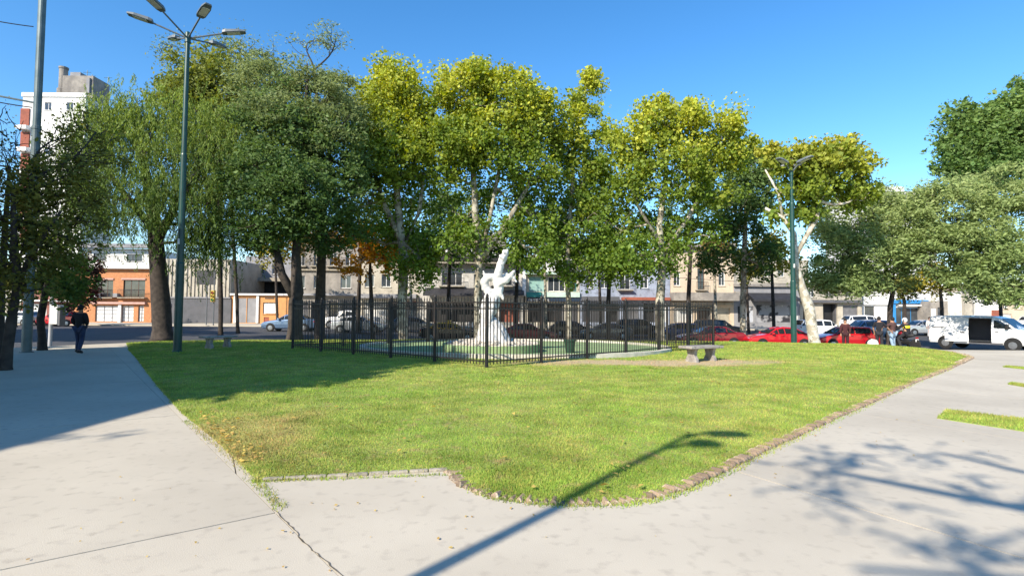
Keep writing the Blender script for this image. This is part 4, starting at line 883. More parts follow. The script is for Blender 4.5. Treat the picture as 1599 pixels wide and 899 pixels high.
    for (nm, a, yt, c, yb, out, m_) in extras:
        A, Z1 = L(a, yt); B, Z0_ = L(c, yb); s = MB()
        if nm == 'awning': s.add([(A, -.002, Z1), (B, -.002, Z1), (B, -out, Z0_+.25), (A, -out, Z0_+.25), (A, -out, Z0_), (B, -out, Z0_), (A, -.002, Z1-.12), (B, -.002, Z1-.12), (B, -out+.03, Z0_+.2), (A, -out+.03, Z0_+.2)], [(0, 3, 2, 1), (3, 4, 5, 2), (6, 7, 8, 9), (0, 6, 9, 3), (1, 2, 8, 7)])
        elif nm == 'railing':
            s.box(A, -out, Z1-.05, B, -out+.04, Z1); n = int((B-A)/.16)
            for q in range(n+1): xq = A+.02+(B-A-.04)*q/n; s.box(xq-.012, -out+.008, Z0_, xq+.012, -out+.03, Z1-.05)
        elif nm == 'ribs':
            n = int((B-A)/.45)
            for q in range(n): xq = A+(B-A)*(q+.5)/n; s.box(xq-.06, -out, Z0_, xq+.06, -.002, Z1)
        else: s.box(A, -out, Z0_, B, -.003 if out > 0 else -out+.3, Z1)
        s.build(nm if nm != 'ribs' else 'rib_panel', m_, t)
    return t, L
D = 64
# white tower
tw, L = building('apartment_tower', 'tall white apartment tower at the left with brick coloured balconies and grey roof tanks', 82, 36, 134, 150, WHITEP,
    [(52, 262, 60, 276, 'window'), (104, 160, 114, 172, 'window'), (104, 196, 114, 208, 'window'), (70, 160, 80, 172, 'window'), (70, 230, 80, 242, 'window'), (100, 300, 108, 312, 'window'), (70, 300, 80, 312, 'window'), (66, 340, 76, 352, 'window')],
    [('brick_strip', 33.5, 170, 46, 196, .15, REDB), ('brick_strip', 33.5, 206, 46, 230, .15, REDB), ('brick_strip', 33.5, 240, 46, 264, .15, REDB), ('brick_strip', 33.5, 274, 46, 300, .15, REDB), ('brick_strip', 33.5, 310, 46, 336, .15, REDB), ('brick_strip', 33.5, 346, 46, 372, .15, REDB),
     ('balcony_slab', 33, 198, 48, 204, .9, WHITET), ('balcony_slab', 33, 232, 48, 238, .9, WHITET), ('balcony_slab', 33, 266, 48, 272, .9, WHITET), ('balcony_slab', 33, 302, 48, 308, .9, WHITET), ('balcony_slab', 33, 338, 48, 344, .9, WHITET), ('parapet', 35, 145, 135, 152, .15, WHITET)], depth=6)
a = L(84, 150); b = L(134, 112); mb = MB(); mb.box(a[0], 1.5, a[1], b[0], 5, b[1]); rh = mb.build('roof_house', OLDW, tw)
mb = MB(); a = L(72, 150); r_ = L(80, 150)[0]-a[0]; zt = L(72, 92)[1]; mb.lathe([(r_*1.0, 0), (r_*1.0, 2.2), (r_*.75, 2.4), (r_*.75, zt-a[1]-.3), (r_*.85, zt-a[1]-.28), (r_*.85, zt-a[1])], (a[0], 3, a[1]), 14); mb.build('water_tank', OLDW, tw)
mb = MB(); a = L(93, 112); b = L(112, 122); mb.box(a[0], 2.0, L(93, 130)[1], a[0]+1.6, 4, L(93, 104)[1]); mb.build('chimney', GREYW, tw); mb = MB(); mb.box(a[0]+3.2, 1.2, L(93, 140)[1], a[0]+3.7, 1.49, L(93, 116)[1]); mb.build('chimney', GREYW, tw)
for k, (px, h) in enumerate(((95, 7), (103, 5), (150, 4))):
    a = L(min(px, 130), 112); mb = MB(); mb.tube([(a[0], 5, a[1]-.1), (a[0]+.1, 5, a[1]+h*.35)], .05, 5); mb.tube([(a[0]-.6, 5, a[1]+h*.3), (a[0]+.7, 5, a[1]+h*.3)], .04, 4); mb.build('antenna', STEEL, tw)
# brick house
bh, L = building('brick_house', 'orange brick two storey house with white parapet between the tower and the corrugated warehouse', D, 118, 239, 419, BR,
    [(148, 437, 176, 464, 'balcony', BROWNW), (193, 437, 226, 464, 'balcony', BROWNW), (149, 477, 186, 502, 'garage'), (190, 477, 208, 502, 'garage'), (216, 477, 224, 502, 'garage')],
    [('cornice', 117, 414, 240, 420, .5, WHITET), ('lintel', 144, 434, 178, 437, .1, mat('pink_trim', (.5, .30, .25), None, 3, .8)), ('lintel', 190, 434, 228, 437, .1, mat('pink_trim', (.5, .3, .25))), ('ledge', 142, 471, 229, 475, .35, mat('pink_trim', (.5, .3, .25))), ('pilaster', 186.4, 476, 189.6, 503, .2, WHITET), ('planter_box', 153, 457, 161, 464, .85, WHITET), ('air_conditioner', 180, 458, 187, 464, .45, GREYW)])
uh, L = building('upper_house', 'white rooftop storey with railing and two windows above the brick house', D+3, 136, 238, 388, WHITEP, [(146, 395, 165, 407, 'window', DGREY), (198, 397, 222, 408, 'window', DGREY)], [('roof_slab', 128, 381, 240, 388, .8, GREYW), ('railing', 136, 402, 238, 412, 2.2, IRON)], ybot=416)
# warehouse
wh, L = building('warehouse', 'corrugated cream warehouse with a dark grey lower wall left of the orange shopfront', D, 240.5, 361, 404, CORR,
    [(262, 470, 274, 503, 'panel', DGREY)], [('ribs', 242, 405, 360, 464, .12, CORR), ('plinth', 241, 466, 361, 504, .16, DGREY), ('rail', 241, 463, 361, 466, .25, GREYW), ('plaque', 264, 473, 269, 480, .22, WHITET)])
# orange shop
os_, L = building('orange_shop', 'low building with grey steel doors and an orange wall with a white window', D, 362, 455, 461, mat('orange_render', (.55, .27, .10), (.48, .23, .09), 1.5, .9), 
    [(370, 465, 384, 504, 'panel', GREYW), (386, 465, 401, 504, 'panel', GREYW), (411, 472, 434, 490, 'window', WHITET), (412, 495, 420, 504, 'panel', REDB)],
    [('door_surround', 366, 461.5, 369.5, 504, .18, WHITET), ('door_surround', 401.5, 461.5, 404, 504, .18, WHITET), ('parapet', 361, 458, 456, 461.4, .3, WHITET), ('blind', 413, 474, 432, 489, .03, WHITET), ('sign_board', 414, 464.5, 428, 466.5, .05, BROWNW)])
building('back_house', 'greyish house set back above the orange shopfront with a dark verandah', D+8, 384, 470, 400, GREYW, [(392, 440, 450, 462, 'dark'), (400, 412, 412, 428, 'window'), (425, 412, 437, 428, 'window')], [('roof_slab', 383, 434, 472, 440, 1.2, CONC2), ('tank', 408, 388, 422, 400, -2, WHITEP)])
# brown old building
building('old_building', 'weathered brownish three storey facade behind the orange tree', D, 456, 560, 372, OLDW,
    [(465, 395, 476, 415, 'balcony'), (490, 395, 501, 415, 'balcony'), (515, 395, 526, 415, 'balcony'), (540, 395, 551, 415, 'balcony'), (465, 430, 476, 450, 'window'), (490, 430, 501, 450, 'window'), (532, 430, 548, 450, 'window'), (462, 472, 480, 503, 'shutter'), (486, 472, 508, 503, 'dark'), (514, 472, 528, 503, 'door', BROWNW), (534, 472, 555, 503, 'shutter')],
    [('cornice', 455, 368, 561, 373, .5, CONC2), ('cornice', 455.2, 420, 560.5, 423, .3, CONC2), ('cornice', 455.2, 458, 560.5, 462, .5, GREYW)])
building('cream_building', 'cream two storey facade with white shopfront panels between orange tree and the balcony building', D, 560.5, 655, 402, CREAMW,
    [(570, 428, 584, 448, 'window'), (596, 428, 610, 448, 'window'), (624, 428, 638, 448, 'window'), (568, 470, 602, 503, 'shutter', WHITET), (608, 470, 626, 503, 'dark'), (632, 470, 650, 503, 'door', REDB)],
    [('cornice', 560, 398, 656, 403, .5, CREAMW), ('canopy', 562, 459, 652, 466, 1.1, GREYW)])
building('balcony_building', 'white building with long dark balconies and a black awning directly behind the statue', D, 655.5, 818, 388, mat('tired_white', (.50, .48, .44), (.34, .33, .30), .8, .9, speck=(2, (.2, .19, .17), .52, .75)),
    [(690, 426, 722, 446, 'balcony'), (740, 428, 756, 444, 'window'), (770, 428, 800, 446, 'balcony'), (662, 428, 676, 444, 'window'), (668, 472, 700, 503, 'dark'), (705, 472, 740, 503, 'dark'), (745, 472, 775, 503, 'shutter', DGREY), (780, 472, 812, 503, 'dark', REDB)],
    [('balcony_slab', 657, 410, 816, 413, 1.2, CONC2), ('parapet', 660, 391, 816, 399, .4, WHITET), ('fascia', 660, 401, 816, 408, .5, BLACKP), ('railing', 658, 403.5, 815, 410, 1.2, IRON), ('awning', 664, 449, 768, 463, 1.6, AWN), ('awning', 772, 452, 818, 462, 1.5, AWN)])
mb = MB(); c_ = at(713, 340, D+4); 
building('rooftop_house', 'pale rooftop structure with a pitched top above the balcony building', D+4, 690, 790, 372, OLDW, [(745, 376, 757, 386, 'window')], [('cornice', 689, 368, 791, 373, .3, WHITET), ('mast', 704, 344, 705.5, 372, .1, STEEL), ('tank', 726, 352, 744, 368, -2, WHITEP)], ybot=390)
gs, L = building('glass_shop', 'shop with tall sea green glazing over a dark blue sign band right of the statue', D, 820, 905, 424, CREAMW,
    [(826, 432, 853, 455, 'panel', SEAG), (856, 432, 882, 455, 'window', WHITET), (884, 432, 900, 455, 'window', TEAL), (824, 474, 850, 503, 'dark'), (853, 474, 880, 503, 'dark'), (884, 474, 902, 503, 'shutter', DGREY)],
    [('cornice', 819, 425, 906, 429, .8, mat('mint', (.45, .58, .50), None, 2, .6)), ('teal_band', 822, 456, 845, 464, .3, TEAL), ('green_band', 846, 456, 905, 464, .3, mat('mint', (.45, .58, .5))), ('sign_band', 822, 465, 905, 471, .35, mat('sign_navy', (.012, .03, .06), None, 2, .5)), ('pillar', 816, 412, 821, 462, .3, WHITET)])
def text(body, px, py, D, size, m, parent, name='lettering', off=.4):
    cu = bpy.data.curves.new('txt', 'FONT'); cu.body = body; cu.size = size; cu.extrude = .02
    o = bpy.data.objects.new('txt', cu); C.objects.link(o); dg = bpy.context.evaluated_depsgraph_get(); me = bpy.data.meshes.new_from_object(o.evaluated_get(dg)); bpy.data.objects.remove(o)
    p = at(px, py, D-off); q = link(name, me, parent, m); q.location = p-Vector(parent.location); q.rotation_euler = (math.pi/2, 0, 0); me.materials.clear(); me.materials.append(m); return q
text('MUTT TERRE', 825, 470.3, D, .42, WHITET, gs, off=.40)
building('upper_flat', 'white flat with a green blind set back above the glass fronted shop', D+4, 822, 905, 398, WHITEP, [(828, 408, 848, 420, 'panel', mat('green_blind', (.22, .33, .26), None, 2, .8)), (872, 402, 884, 418, 'window')], [], ybot=430)
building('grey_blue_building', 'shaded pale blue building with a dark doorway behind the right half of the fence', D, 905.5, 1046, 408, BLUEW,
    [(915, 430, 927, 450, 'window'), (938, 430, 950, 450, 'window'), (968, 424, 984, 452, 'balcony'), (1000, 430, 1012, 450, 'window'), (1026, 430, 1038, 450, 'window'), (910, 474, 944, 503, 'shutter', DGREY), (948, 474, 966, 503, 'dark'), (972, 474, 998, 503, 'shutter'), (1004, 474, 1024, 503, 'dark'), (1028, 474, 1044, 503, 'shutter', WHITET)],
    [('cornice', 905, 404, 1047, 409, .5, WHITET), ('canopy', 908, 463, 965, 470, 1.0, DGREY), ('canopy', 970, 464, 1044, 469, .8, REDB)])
building('beige_building', 'beige two storey building with a tall brown shuttered window and deep ledge', D, 1046.5, 1145, 385, BEIGE,
    [(1089, 419, 1100, 452, 'balcony', BROWNW), (1052, 424, 1062, 446, 'window'), (1122, 424, 1132, 446, 'window'), (1052, 480, 1082, 503, 'shutter', WHITET), (1088, 480, 1110, 503, 'dark', BROWNW), (1114, 480, 1140, 503, 'shutter', CREAMW)],
    [('cornice', 1045.8, 380, 1146, 387, .7, OLDW), ('ledge', 1046, 457, 1146, 470, 1.6, OLDW), ('lintel', 1048, 472, 1144, 476, .2, CREAMW)])
building('mural_shop', 'low dark shop with a black awning and a black and grey painted mural shutter', D, 1145.5, 1248, 446, GREYW,
    [(1152, 478, 1158, 503, 'panel', BLACKP), (1160, 478, 1177, 503, 'shutter', mat('mural_light', (.5, .52, .56), (.05, .05, .06), .9, .6, lo=.5, hi=.55)), (1181, 476, 1206, 503, 'panel', MURAL), (1207, 476, 1234, 503, 'panel', MURAL), (1237, 478, 1246, 503, 'panel', WHITET)],
    [('awning', 1166, 457, 1238, 471, 1.8, AWN), ('fascia', 1146, 455, 1165, 462, .6, OLDW), ('parapet', 1145, 443, 1249, 448, .3, OLDW)])
building('stone_flats', 'pale flats rising behind the black awning shop', D+14, 1150, 1262, 405, CREAMW, [(1165, 416, 1175, 432, 'window'), (1190, 416, 1200, 432, 'window'), (1215, 416, 1225, 432, 'window'), (1238, 416, 1248, 432, 'window')], [])
building('corner_shops', 'row of low shops with dark openings behind the white plane trunk', D+2, 1248.5, 1345, 440, CREAMW, [(1254, 480, 1268, 505, 'dark'), (1285, 474, 1308, 505, 'dark'), (1316, 476, 1340, 505, 'shutter'), (1262, 450, 1272, 464, 'window'), (1290, 450, 1300, 464, 'window'), (1320, 450, 1330, 464, 'window')], [('fascia', 1250, 468, 1344, 473, .5, DGREY)])
building('blue_shop', 'shop with a bright blue painted frame and glazed front behind the people and motorcycle', D+4, 1345.5, 1452, 428, WHITEP,
    [(1350, 478, 1366, 506, 'window', DGREY), (1394, 480, 1438, 507, 'window', BLUEP), (1356, 440, 1368, 456, 'window'), (1385, 440, 1397, 456, 'window'), (1415, 440, 1427, 456, 'window')],
    [('pillar', 1391, 470, 1397, 508, .3, BLUEP), ('pillar', 1438, 476, 1446, 508, .35, TURQ), ('fascia', 1392, 468, 1446, 474, .45, BLUEP), ('fascia', 1400, 475.5, 1438, 478, .6, WHITET), ('white_band', 1346, 466, 1390, 476, .2, WHITET)])
building('round_topped_wall', 'white building with dark windows between the blue shop and the van', D+2, 1452.5, 1500, 470, OLDW, [(1464, 480, 1475, 494, 'window', DGREY), (1480, 480, 1492, 494, 'window', DGREY)], [('door_panel', 1453.5, 482, 1461, 508, .1, WHITET)])
building('white_gabled_house', 'bright white and cream houses above the open door of the van', D, 1500.5, 1560, 455, WHITEP, [(1516, 472, 1523, 492, 'dark', BROWNW), (1535, 468, 1541, 478, 'window')], [('cream_wall', 1501, 458, 1514, 506, .5, CREAMW), ('brick_base', 1548, 484, 1559, 506, .4, REDB), ('cornice', 1500, 451, 1561, 456, .4, GREYW)])
building('beige_flats', 'beige flats with windows above the front of the white van', D+6, 1560.5, 1720, 440, BEIGE, [(1566, 470, 1574, 482, 'window'), (1584, 470, 1594, 482, 'window'), (1604, 470, 1614, 482, 'window'), (1566, 490, 1580, 505, 'shutter', WHITET)], [('cornice', 1560, 436, 1721, 441, .4, WHITET)])
building('far_flats', 'pale flats rising above the feathery tree at the right', D+30, 1345, 1460, 298, WHITEP, [(x, y, x+9, y+12, 'window') for x in (1356, 1376, 1396, 1416, 1436) for y in (308, 336, 364, 392)], [('parapet', 1366, 292, 1410, 300, .3, WHITET)])
# left of the tower
building('teal_shop', 'low shopfronts with a teal door at the left edge across the street', D, -80, 35, 420, CREAMW, [(-30, 475, -8, 503, 'shutter'), (0, 470, 7, 503, 'panel', TEAL), (12, 472, 30, 503, 'window', DGREY), (4, 436, 16, 452, 'window')], [('fascia', -79, 462, 34, 467, .4, WHITET)])
building('garage_front', 'red brown garage front below the white tower behind the red hatchback', D, 35.5, 117, 440, mat('brown_red', (.22, .09, .07), None, 2, .9), [(45, 474, 72, 503, 'shutter', WHITET), (80, 474, 108, 503, 'dark')], [('ledge', 36, 468, 117, 471, .5, WHITET)])

# ------------------------------------------------------------------ vehicles
def paint(name, c, metal=.2): return mat('paint_'+name, c, tuple(x*.93 for x in c), 1, .28, metal=metal, coat=.6)
PR = {  # x from front (0..1), low z, belt z, top z, half width at belt, half width at top
 'sedan': (4.35, 1.42, [(0, .35, .62, .64, .70, .60), (.03, .24, .72, .74, .78, .66), (.12, .22, .80, .84, .83, .70), (.29, .22, .90, .96, .85, .72), (.43, .22, .93, 1.36, .86, .58), (.52, .22, .94, 1.42, .86, .59), (.70, .22, .95, 1.38, .86, .57), (.84, .24, .96, 1.04, .84, .68), (.97, .28, .94, .99, .78, .66), (1, .40, .85, .88, .72, .62)], (3, 4), (6, 7), (4, 5, 6)),
 'hatch': (3.95, 1.46, [(0, .35, .62, .64, .70, .60), (.03, .24, .74, .76, .78, .66), (.12, .22, .82, .86, .82, .70), (.25, .22, .92, .97, .84, .72), (.41, .22, .95, 1.40, .85, .58), (.55, .22, .96, 1.46, .85, .60), (.83, .22, .98, 1.42, .84, .58), (.95, .26, .98, 1.05, .80, .66), (1, .40, .85, .88, .76, .64)], (3, 4), (6, 7), (4, 5, 6)),
 'suv': (4.4, 1.66, [(0, .40, .80, .82, .74, .64), (.03, .30, .92, .94, .82, .70), (.12, .28, .98, 1.03, .87, .74), (.26, .28, 1.06, 1.12, .89, .76), (.39, .28, 1.09, 1.60, .90, .66), (.55, .28, 1.10, 1.66, .90, .67), (.90, .28, 1.12, 1.61, .88, .64), (.97, .30, 1.10, 1.16, .84, .72), (1, .42, .95, .98, .80, .70)], (3, 4), (6, 7), (4, 5, 6)),
 'pickup': (5.2, 1.76, [(0, .45, .85, .87, .78, .66), (.03, .36, .98, 1.0, .86, .74), (.12, .34, 1.04, 1.08, .90, .78), (.25, .34, 1.10, 1.15, .92, .78), (.34, .34, 1.13, 1.70, .92, .68), (.45, .34, 1.14, 1.76, .92, .70), (.60, .34, 1.14, 1.70, .92, .68), (.64, .34, 1.12, 1.13, .92, .82), (.97, .36, 1.12, 1.13, .90, .82), (1, .45, 1.08, 1.09, .88, .80)], (3, 4), (6, 7), (4, 5, 6)),
}
def car(kind, label, loc, rz, col, group='cars parked along the street', cat='car', roofcol=None, name='parked_car'):
    Lc, H, ST_, ws, rw, sidew = PR[kind]
    t = empty(name, loc, rz, label, cat, group)
    def xx(u): return Lc*(.5-u)            # front towards +x
    mb = MB(); rings = []
    for (u, zl, zb_, zt, wb, wt) in ST_:
        h = [(wb*.90, zl), (wb*.985, zl+.10), (wb*1.0, (zl+zb_)/2+.03), (wb*.99, zb_-.03), (wb*.95, zb_), (wt+.02, zt-.05*(zt-zb_ > .2)), (wt-.06, zt), (0, zt+.015)]
        rings.append([(xx(u), y, z) for y, z in h]+[(xx(u), -y, z) for y, z in reversed(h[:-1])])
    n = len(rings[0]); vs = [v for r in rings for v in r]; fs = []
    for i in range(len(rings)-1):
        for j in range(n): fs.append((i*n+j, i*n+(j+1) % n, (i+1)*n+(j+1) % n, (i+1)*n+j))
    fs.append(tuple(range(n))); fs.append(tuple((len(rings)-1)*n+j for j in range(n)))
    mb.add(vs, fs)
    if roofcol: mb.mi = [1 if (ws[0]*n <= f[0] < rw[1]*n and (f[0] % n) in (4, 5, 6, 7, 8, 9)) else 0 for f in mb.f]; mb.cur = 1
    mb.build('body', [col, roofcol] if roofcol else col, t, smooth=False, bevel=.018)
    # glass
    def quad(a, b, c, d, ins, off, nm, m=CARGL):
        q = [Vector(p) for p in (a, b, c, d)]; ce = sum(q, Vector())/4; q = [ce+(p-ce)*ins for p in q]; nn = (q[1]-q[0]).cross(q[3]-q[0]).normalized()
        if nn.dot(ce-Vector((0, 0, .8))) < 0: nn = -nn
        g = MB(); g.add([p+nn*off for p in q]+[p+nn*(off-.02) for p in q], [(0, 1, 2, 3), (7, 6, 5, 4), (0, 4, 5, 1), (1, 5, 6, 2), (2, 6, 7, 3), (3, 7, 4, 0)]); g.build(nm, m, t)
    def P(i, y, z): return (xx(ST_[i][0]), y, z)
    for (i, j), nm in ((ws, 'windscreen'), (rw, 'rear_window')):
        a, b = ST_[i], ST_[j]; lo, hi = (a, b) if a[3] < b[3] else (b, a)
        quad((xx(lo[0]), lo[5]-.02, lo[3]+.02), (xx(lo[0]), -lo[5]+.02, lo[3]+.02), (xx(hi[0]), -hi[5]+.09, hi[3]-.02), (xx(hi[0]), hi[5]-.09, hi[3]-.02), .92, .018, nm)
    for s in (1, -1):
        for (i, j) in zip((ws[0],)+tuple(sidew), tuple(sidew)+(rw[1],)):
            a, b = ST_[i], ST_[j]; ta, tb = a[3]-.05, b[3]-.05
            q = [(xx(a[0]), s*a[4]*.955, a[2]+.03), (xx(b[0]), s*b[4]*.955, b[2]+.03), (xx(b[0]), s*(b[5]+.03), max(tb-.03, b[2]+.035)), (xx(a[0]), s*(a[5]+.03), max(ta-.03, a[2]+.035))]
            quad(*q, .90, .014, 'side_window')
        for u in (.185 if kind != 'pickup' else .18, .80 if kind != 'pickup' else .79):
            r = .31 if kind in ('sedan', 'hatch') else .37; y0 = s*(ST_[4][4]*.995)
            ar = MB(); ar.lathe([(r+.05, -.012), (r+.05, .004)], (xx(u), y0+.0, r+.02), 16, axis='y'); ar.build('wheel_arch', BLACKP, t)
            wm = MB(); wm.lathe([(r*.6, -.10), (r*.97, -.09), (r, -.05), (r, .02), (r*.95, .035), (r*.62, .04)], (xx(u), y0, r), 18, axis='y'); wh_ = wm.build('wheel', TYRE, t)
            if s < 0:
                for v in wh_.data.vertices: v.co.y = 2*y0-v.co.y
            rm = MB(); rm.lathe([(r*.60, 0), (r*.6, .012), (r*.15, .02)], (xx(u), y0+s*.032, r), 10, axis='y'); 
            if s < 0: rm.v = [(x, 2*(y0+s*.032)-y, z) for x, y, z in rm.v]
            rm.build('rim', RIM, wh_)
        e = ST_[1]; b = MB(); b.box(xx(.035), s*.45-.13, e[2]-.16, xx(.035)+.10, s*.45+.13, e[2]-.02); b.build('headlight', LAMPC, t, bevel=.02)
        e = ST_[-2]; b = MB(); b.box(xx(e[0])-.09, s*(e[4]-.14)-.12, e[2]-.20, xx(e[0])+.12, s*(e[4]-.14)+.13, e[2]-.04); b.build('taillight', LAMPR, t, bevel=.02)
        b = MB(); b.box(xx(.34)-.06, s*.90-.07+s*.05, ST_[4][2]+.0, xx(.34)+.10, s*.90+.07+s*.05, ST_[4][2]+.14); b.build('mirror', col, t, bevel=.03)
        for u in (.50, .67) if kind != 'pickup' else (.47, .57): b = MB(); b.box(xx(u)-.08, s*ST_[4][4]*.98-.01, ST_[4][2]-.12, xx(u)+.08, s*ST_[4][4]*.98+.025, ST_[4][2]-.085); b.build('door_handle', BLACKP, t)
    b = MB(); b.box(xx(0)-.04, -.62, .33, xx(0)+.035, .62, .50); b.build('front_bumper', BLACKP, t, bevel=.02)
    b = MB(); b.box(xx(1)-.04, -.66, .36, xx(1)+.05, .66, .54); b.build('rear_bumper', BLACKP, t, bevel=.02)
    b = MB(); b.box(xx(1)-.055, -.22, .56, xx(1)-.03, .22, .68); b.build('number_plate', WHITET, t)
    if kind == 'pickup':
        b = MB(); b.box(xx(.97), -.80, 1.132, xx(.66), .80, 1.136); b.build('load_bed', BLACKP, t)
    return t
def put(px, D, kind, label, rz, col, **k):
    p = at(px, 505, D); z = float(base_z(p.x, D))-.13; return car(kind, label, (p.x, D, z), R(rz), col, **k)
RED = paint('red', (.55, .012, .02)); DRED = paint('dark_red', (.26, .014, .022)); SILV = paint('silver', (.50, .52, .55), .5); WHT = paint('white', (.78, .79, .80), 0)
GRY = paint('grey', (.13, .14, .155), .4); BLK = paint('black', (.012, .012, .014)); BLU = paint('blue', (.02, .06, .20), .4); LBL = paint('steel_blue', (.14, .22, .36), .5); TAXI = paint('taxi_yellow', (.85, .45, .02), 0)
if 1:
    put(96, 54, 'hatch', 'small bright red hatchback parked at the far kerb below the white tower', 180, RED)
    put(30, 55, 'hatch', 'grey green hatchback at the far left behind the tree trunks', 180, SILV)
    put(455, 45, 'sedan', 'grey blue sedan half hidden behind the forked tree trunk', 182, LBL)
    put(547, 53, 'pickup', 'white pickup truck at the far kerb behind the silver car and the fence', 178, WHT)
    put(562, 44, 'sedan', 'silver sedan parked behind the left part of the fence', 0, SILV)
    put(646, 50, 'hatch', 'dark grey hatchback seen between the plane trunk and the taxi', 0, GRY)
    tx_ = put(703, 41, 'sedan', 'black taxi with a yellow roof behind the fence left of the statue', 0, BLK, roofcol=TAXI)
    b = MB(); b.box(-.2, -.28, 1.44, .06, .28, 1.56); b.build('taxi_sign', TAXI, tx_, bevel=.02)
    put(824, 41, 'sedan', 'dark red sedan just right of the statue behind the fence', 0, DRED)
    put(893, 50, 'hatch', 'black hatchback behind the litter bin and the slender plane trunk', 0, BLK)
    put(945, 46, 'sedan', 'dark blue grey sedan in the middle of the right fence side', 180, GRY)
    put(998, 50, 'suv', 'black suv at the far kerb left of the open crowned plane trunk', 0, BLK)
    put(1058, 46, 'hatch', 'blue hatchback right of the open crowned plane trunk', 180, BLU)
    put(1120, 50, 'suv', 'black suv behind the maroon sedan at the right end of the fence', 0, BLK)
    put(1108, 37, 'sedan', 'maroon sedan behind the right end of the fence', 180, DRED)
    put(1214, 36, 'sedan', 'bright red sedan in front of the mural shop', 180, RED)
    put(1318, 36, 'hatch', 'bright red hatchback right of the white plane trunk', 180, RED)
    put(1282, 47, 'suv', 'white suv parked behind the white plane trunk', 0, WHT)
    put(1352, 44, 'suv', 'steel blue suv behind the standing man in black', 180, LBL)
    put(1438, 52, 'hatch', 'silver hatchback in front of the blue shop', 180, SILV)
    put(1350, 57, 'suv', 'white high car at the far kerb behind the steel blue suv', 0, WHT)
    put(1628, 60, 'suv', 'white car far behind the nose of the van', 0, WHT)

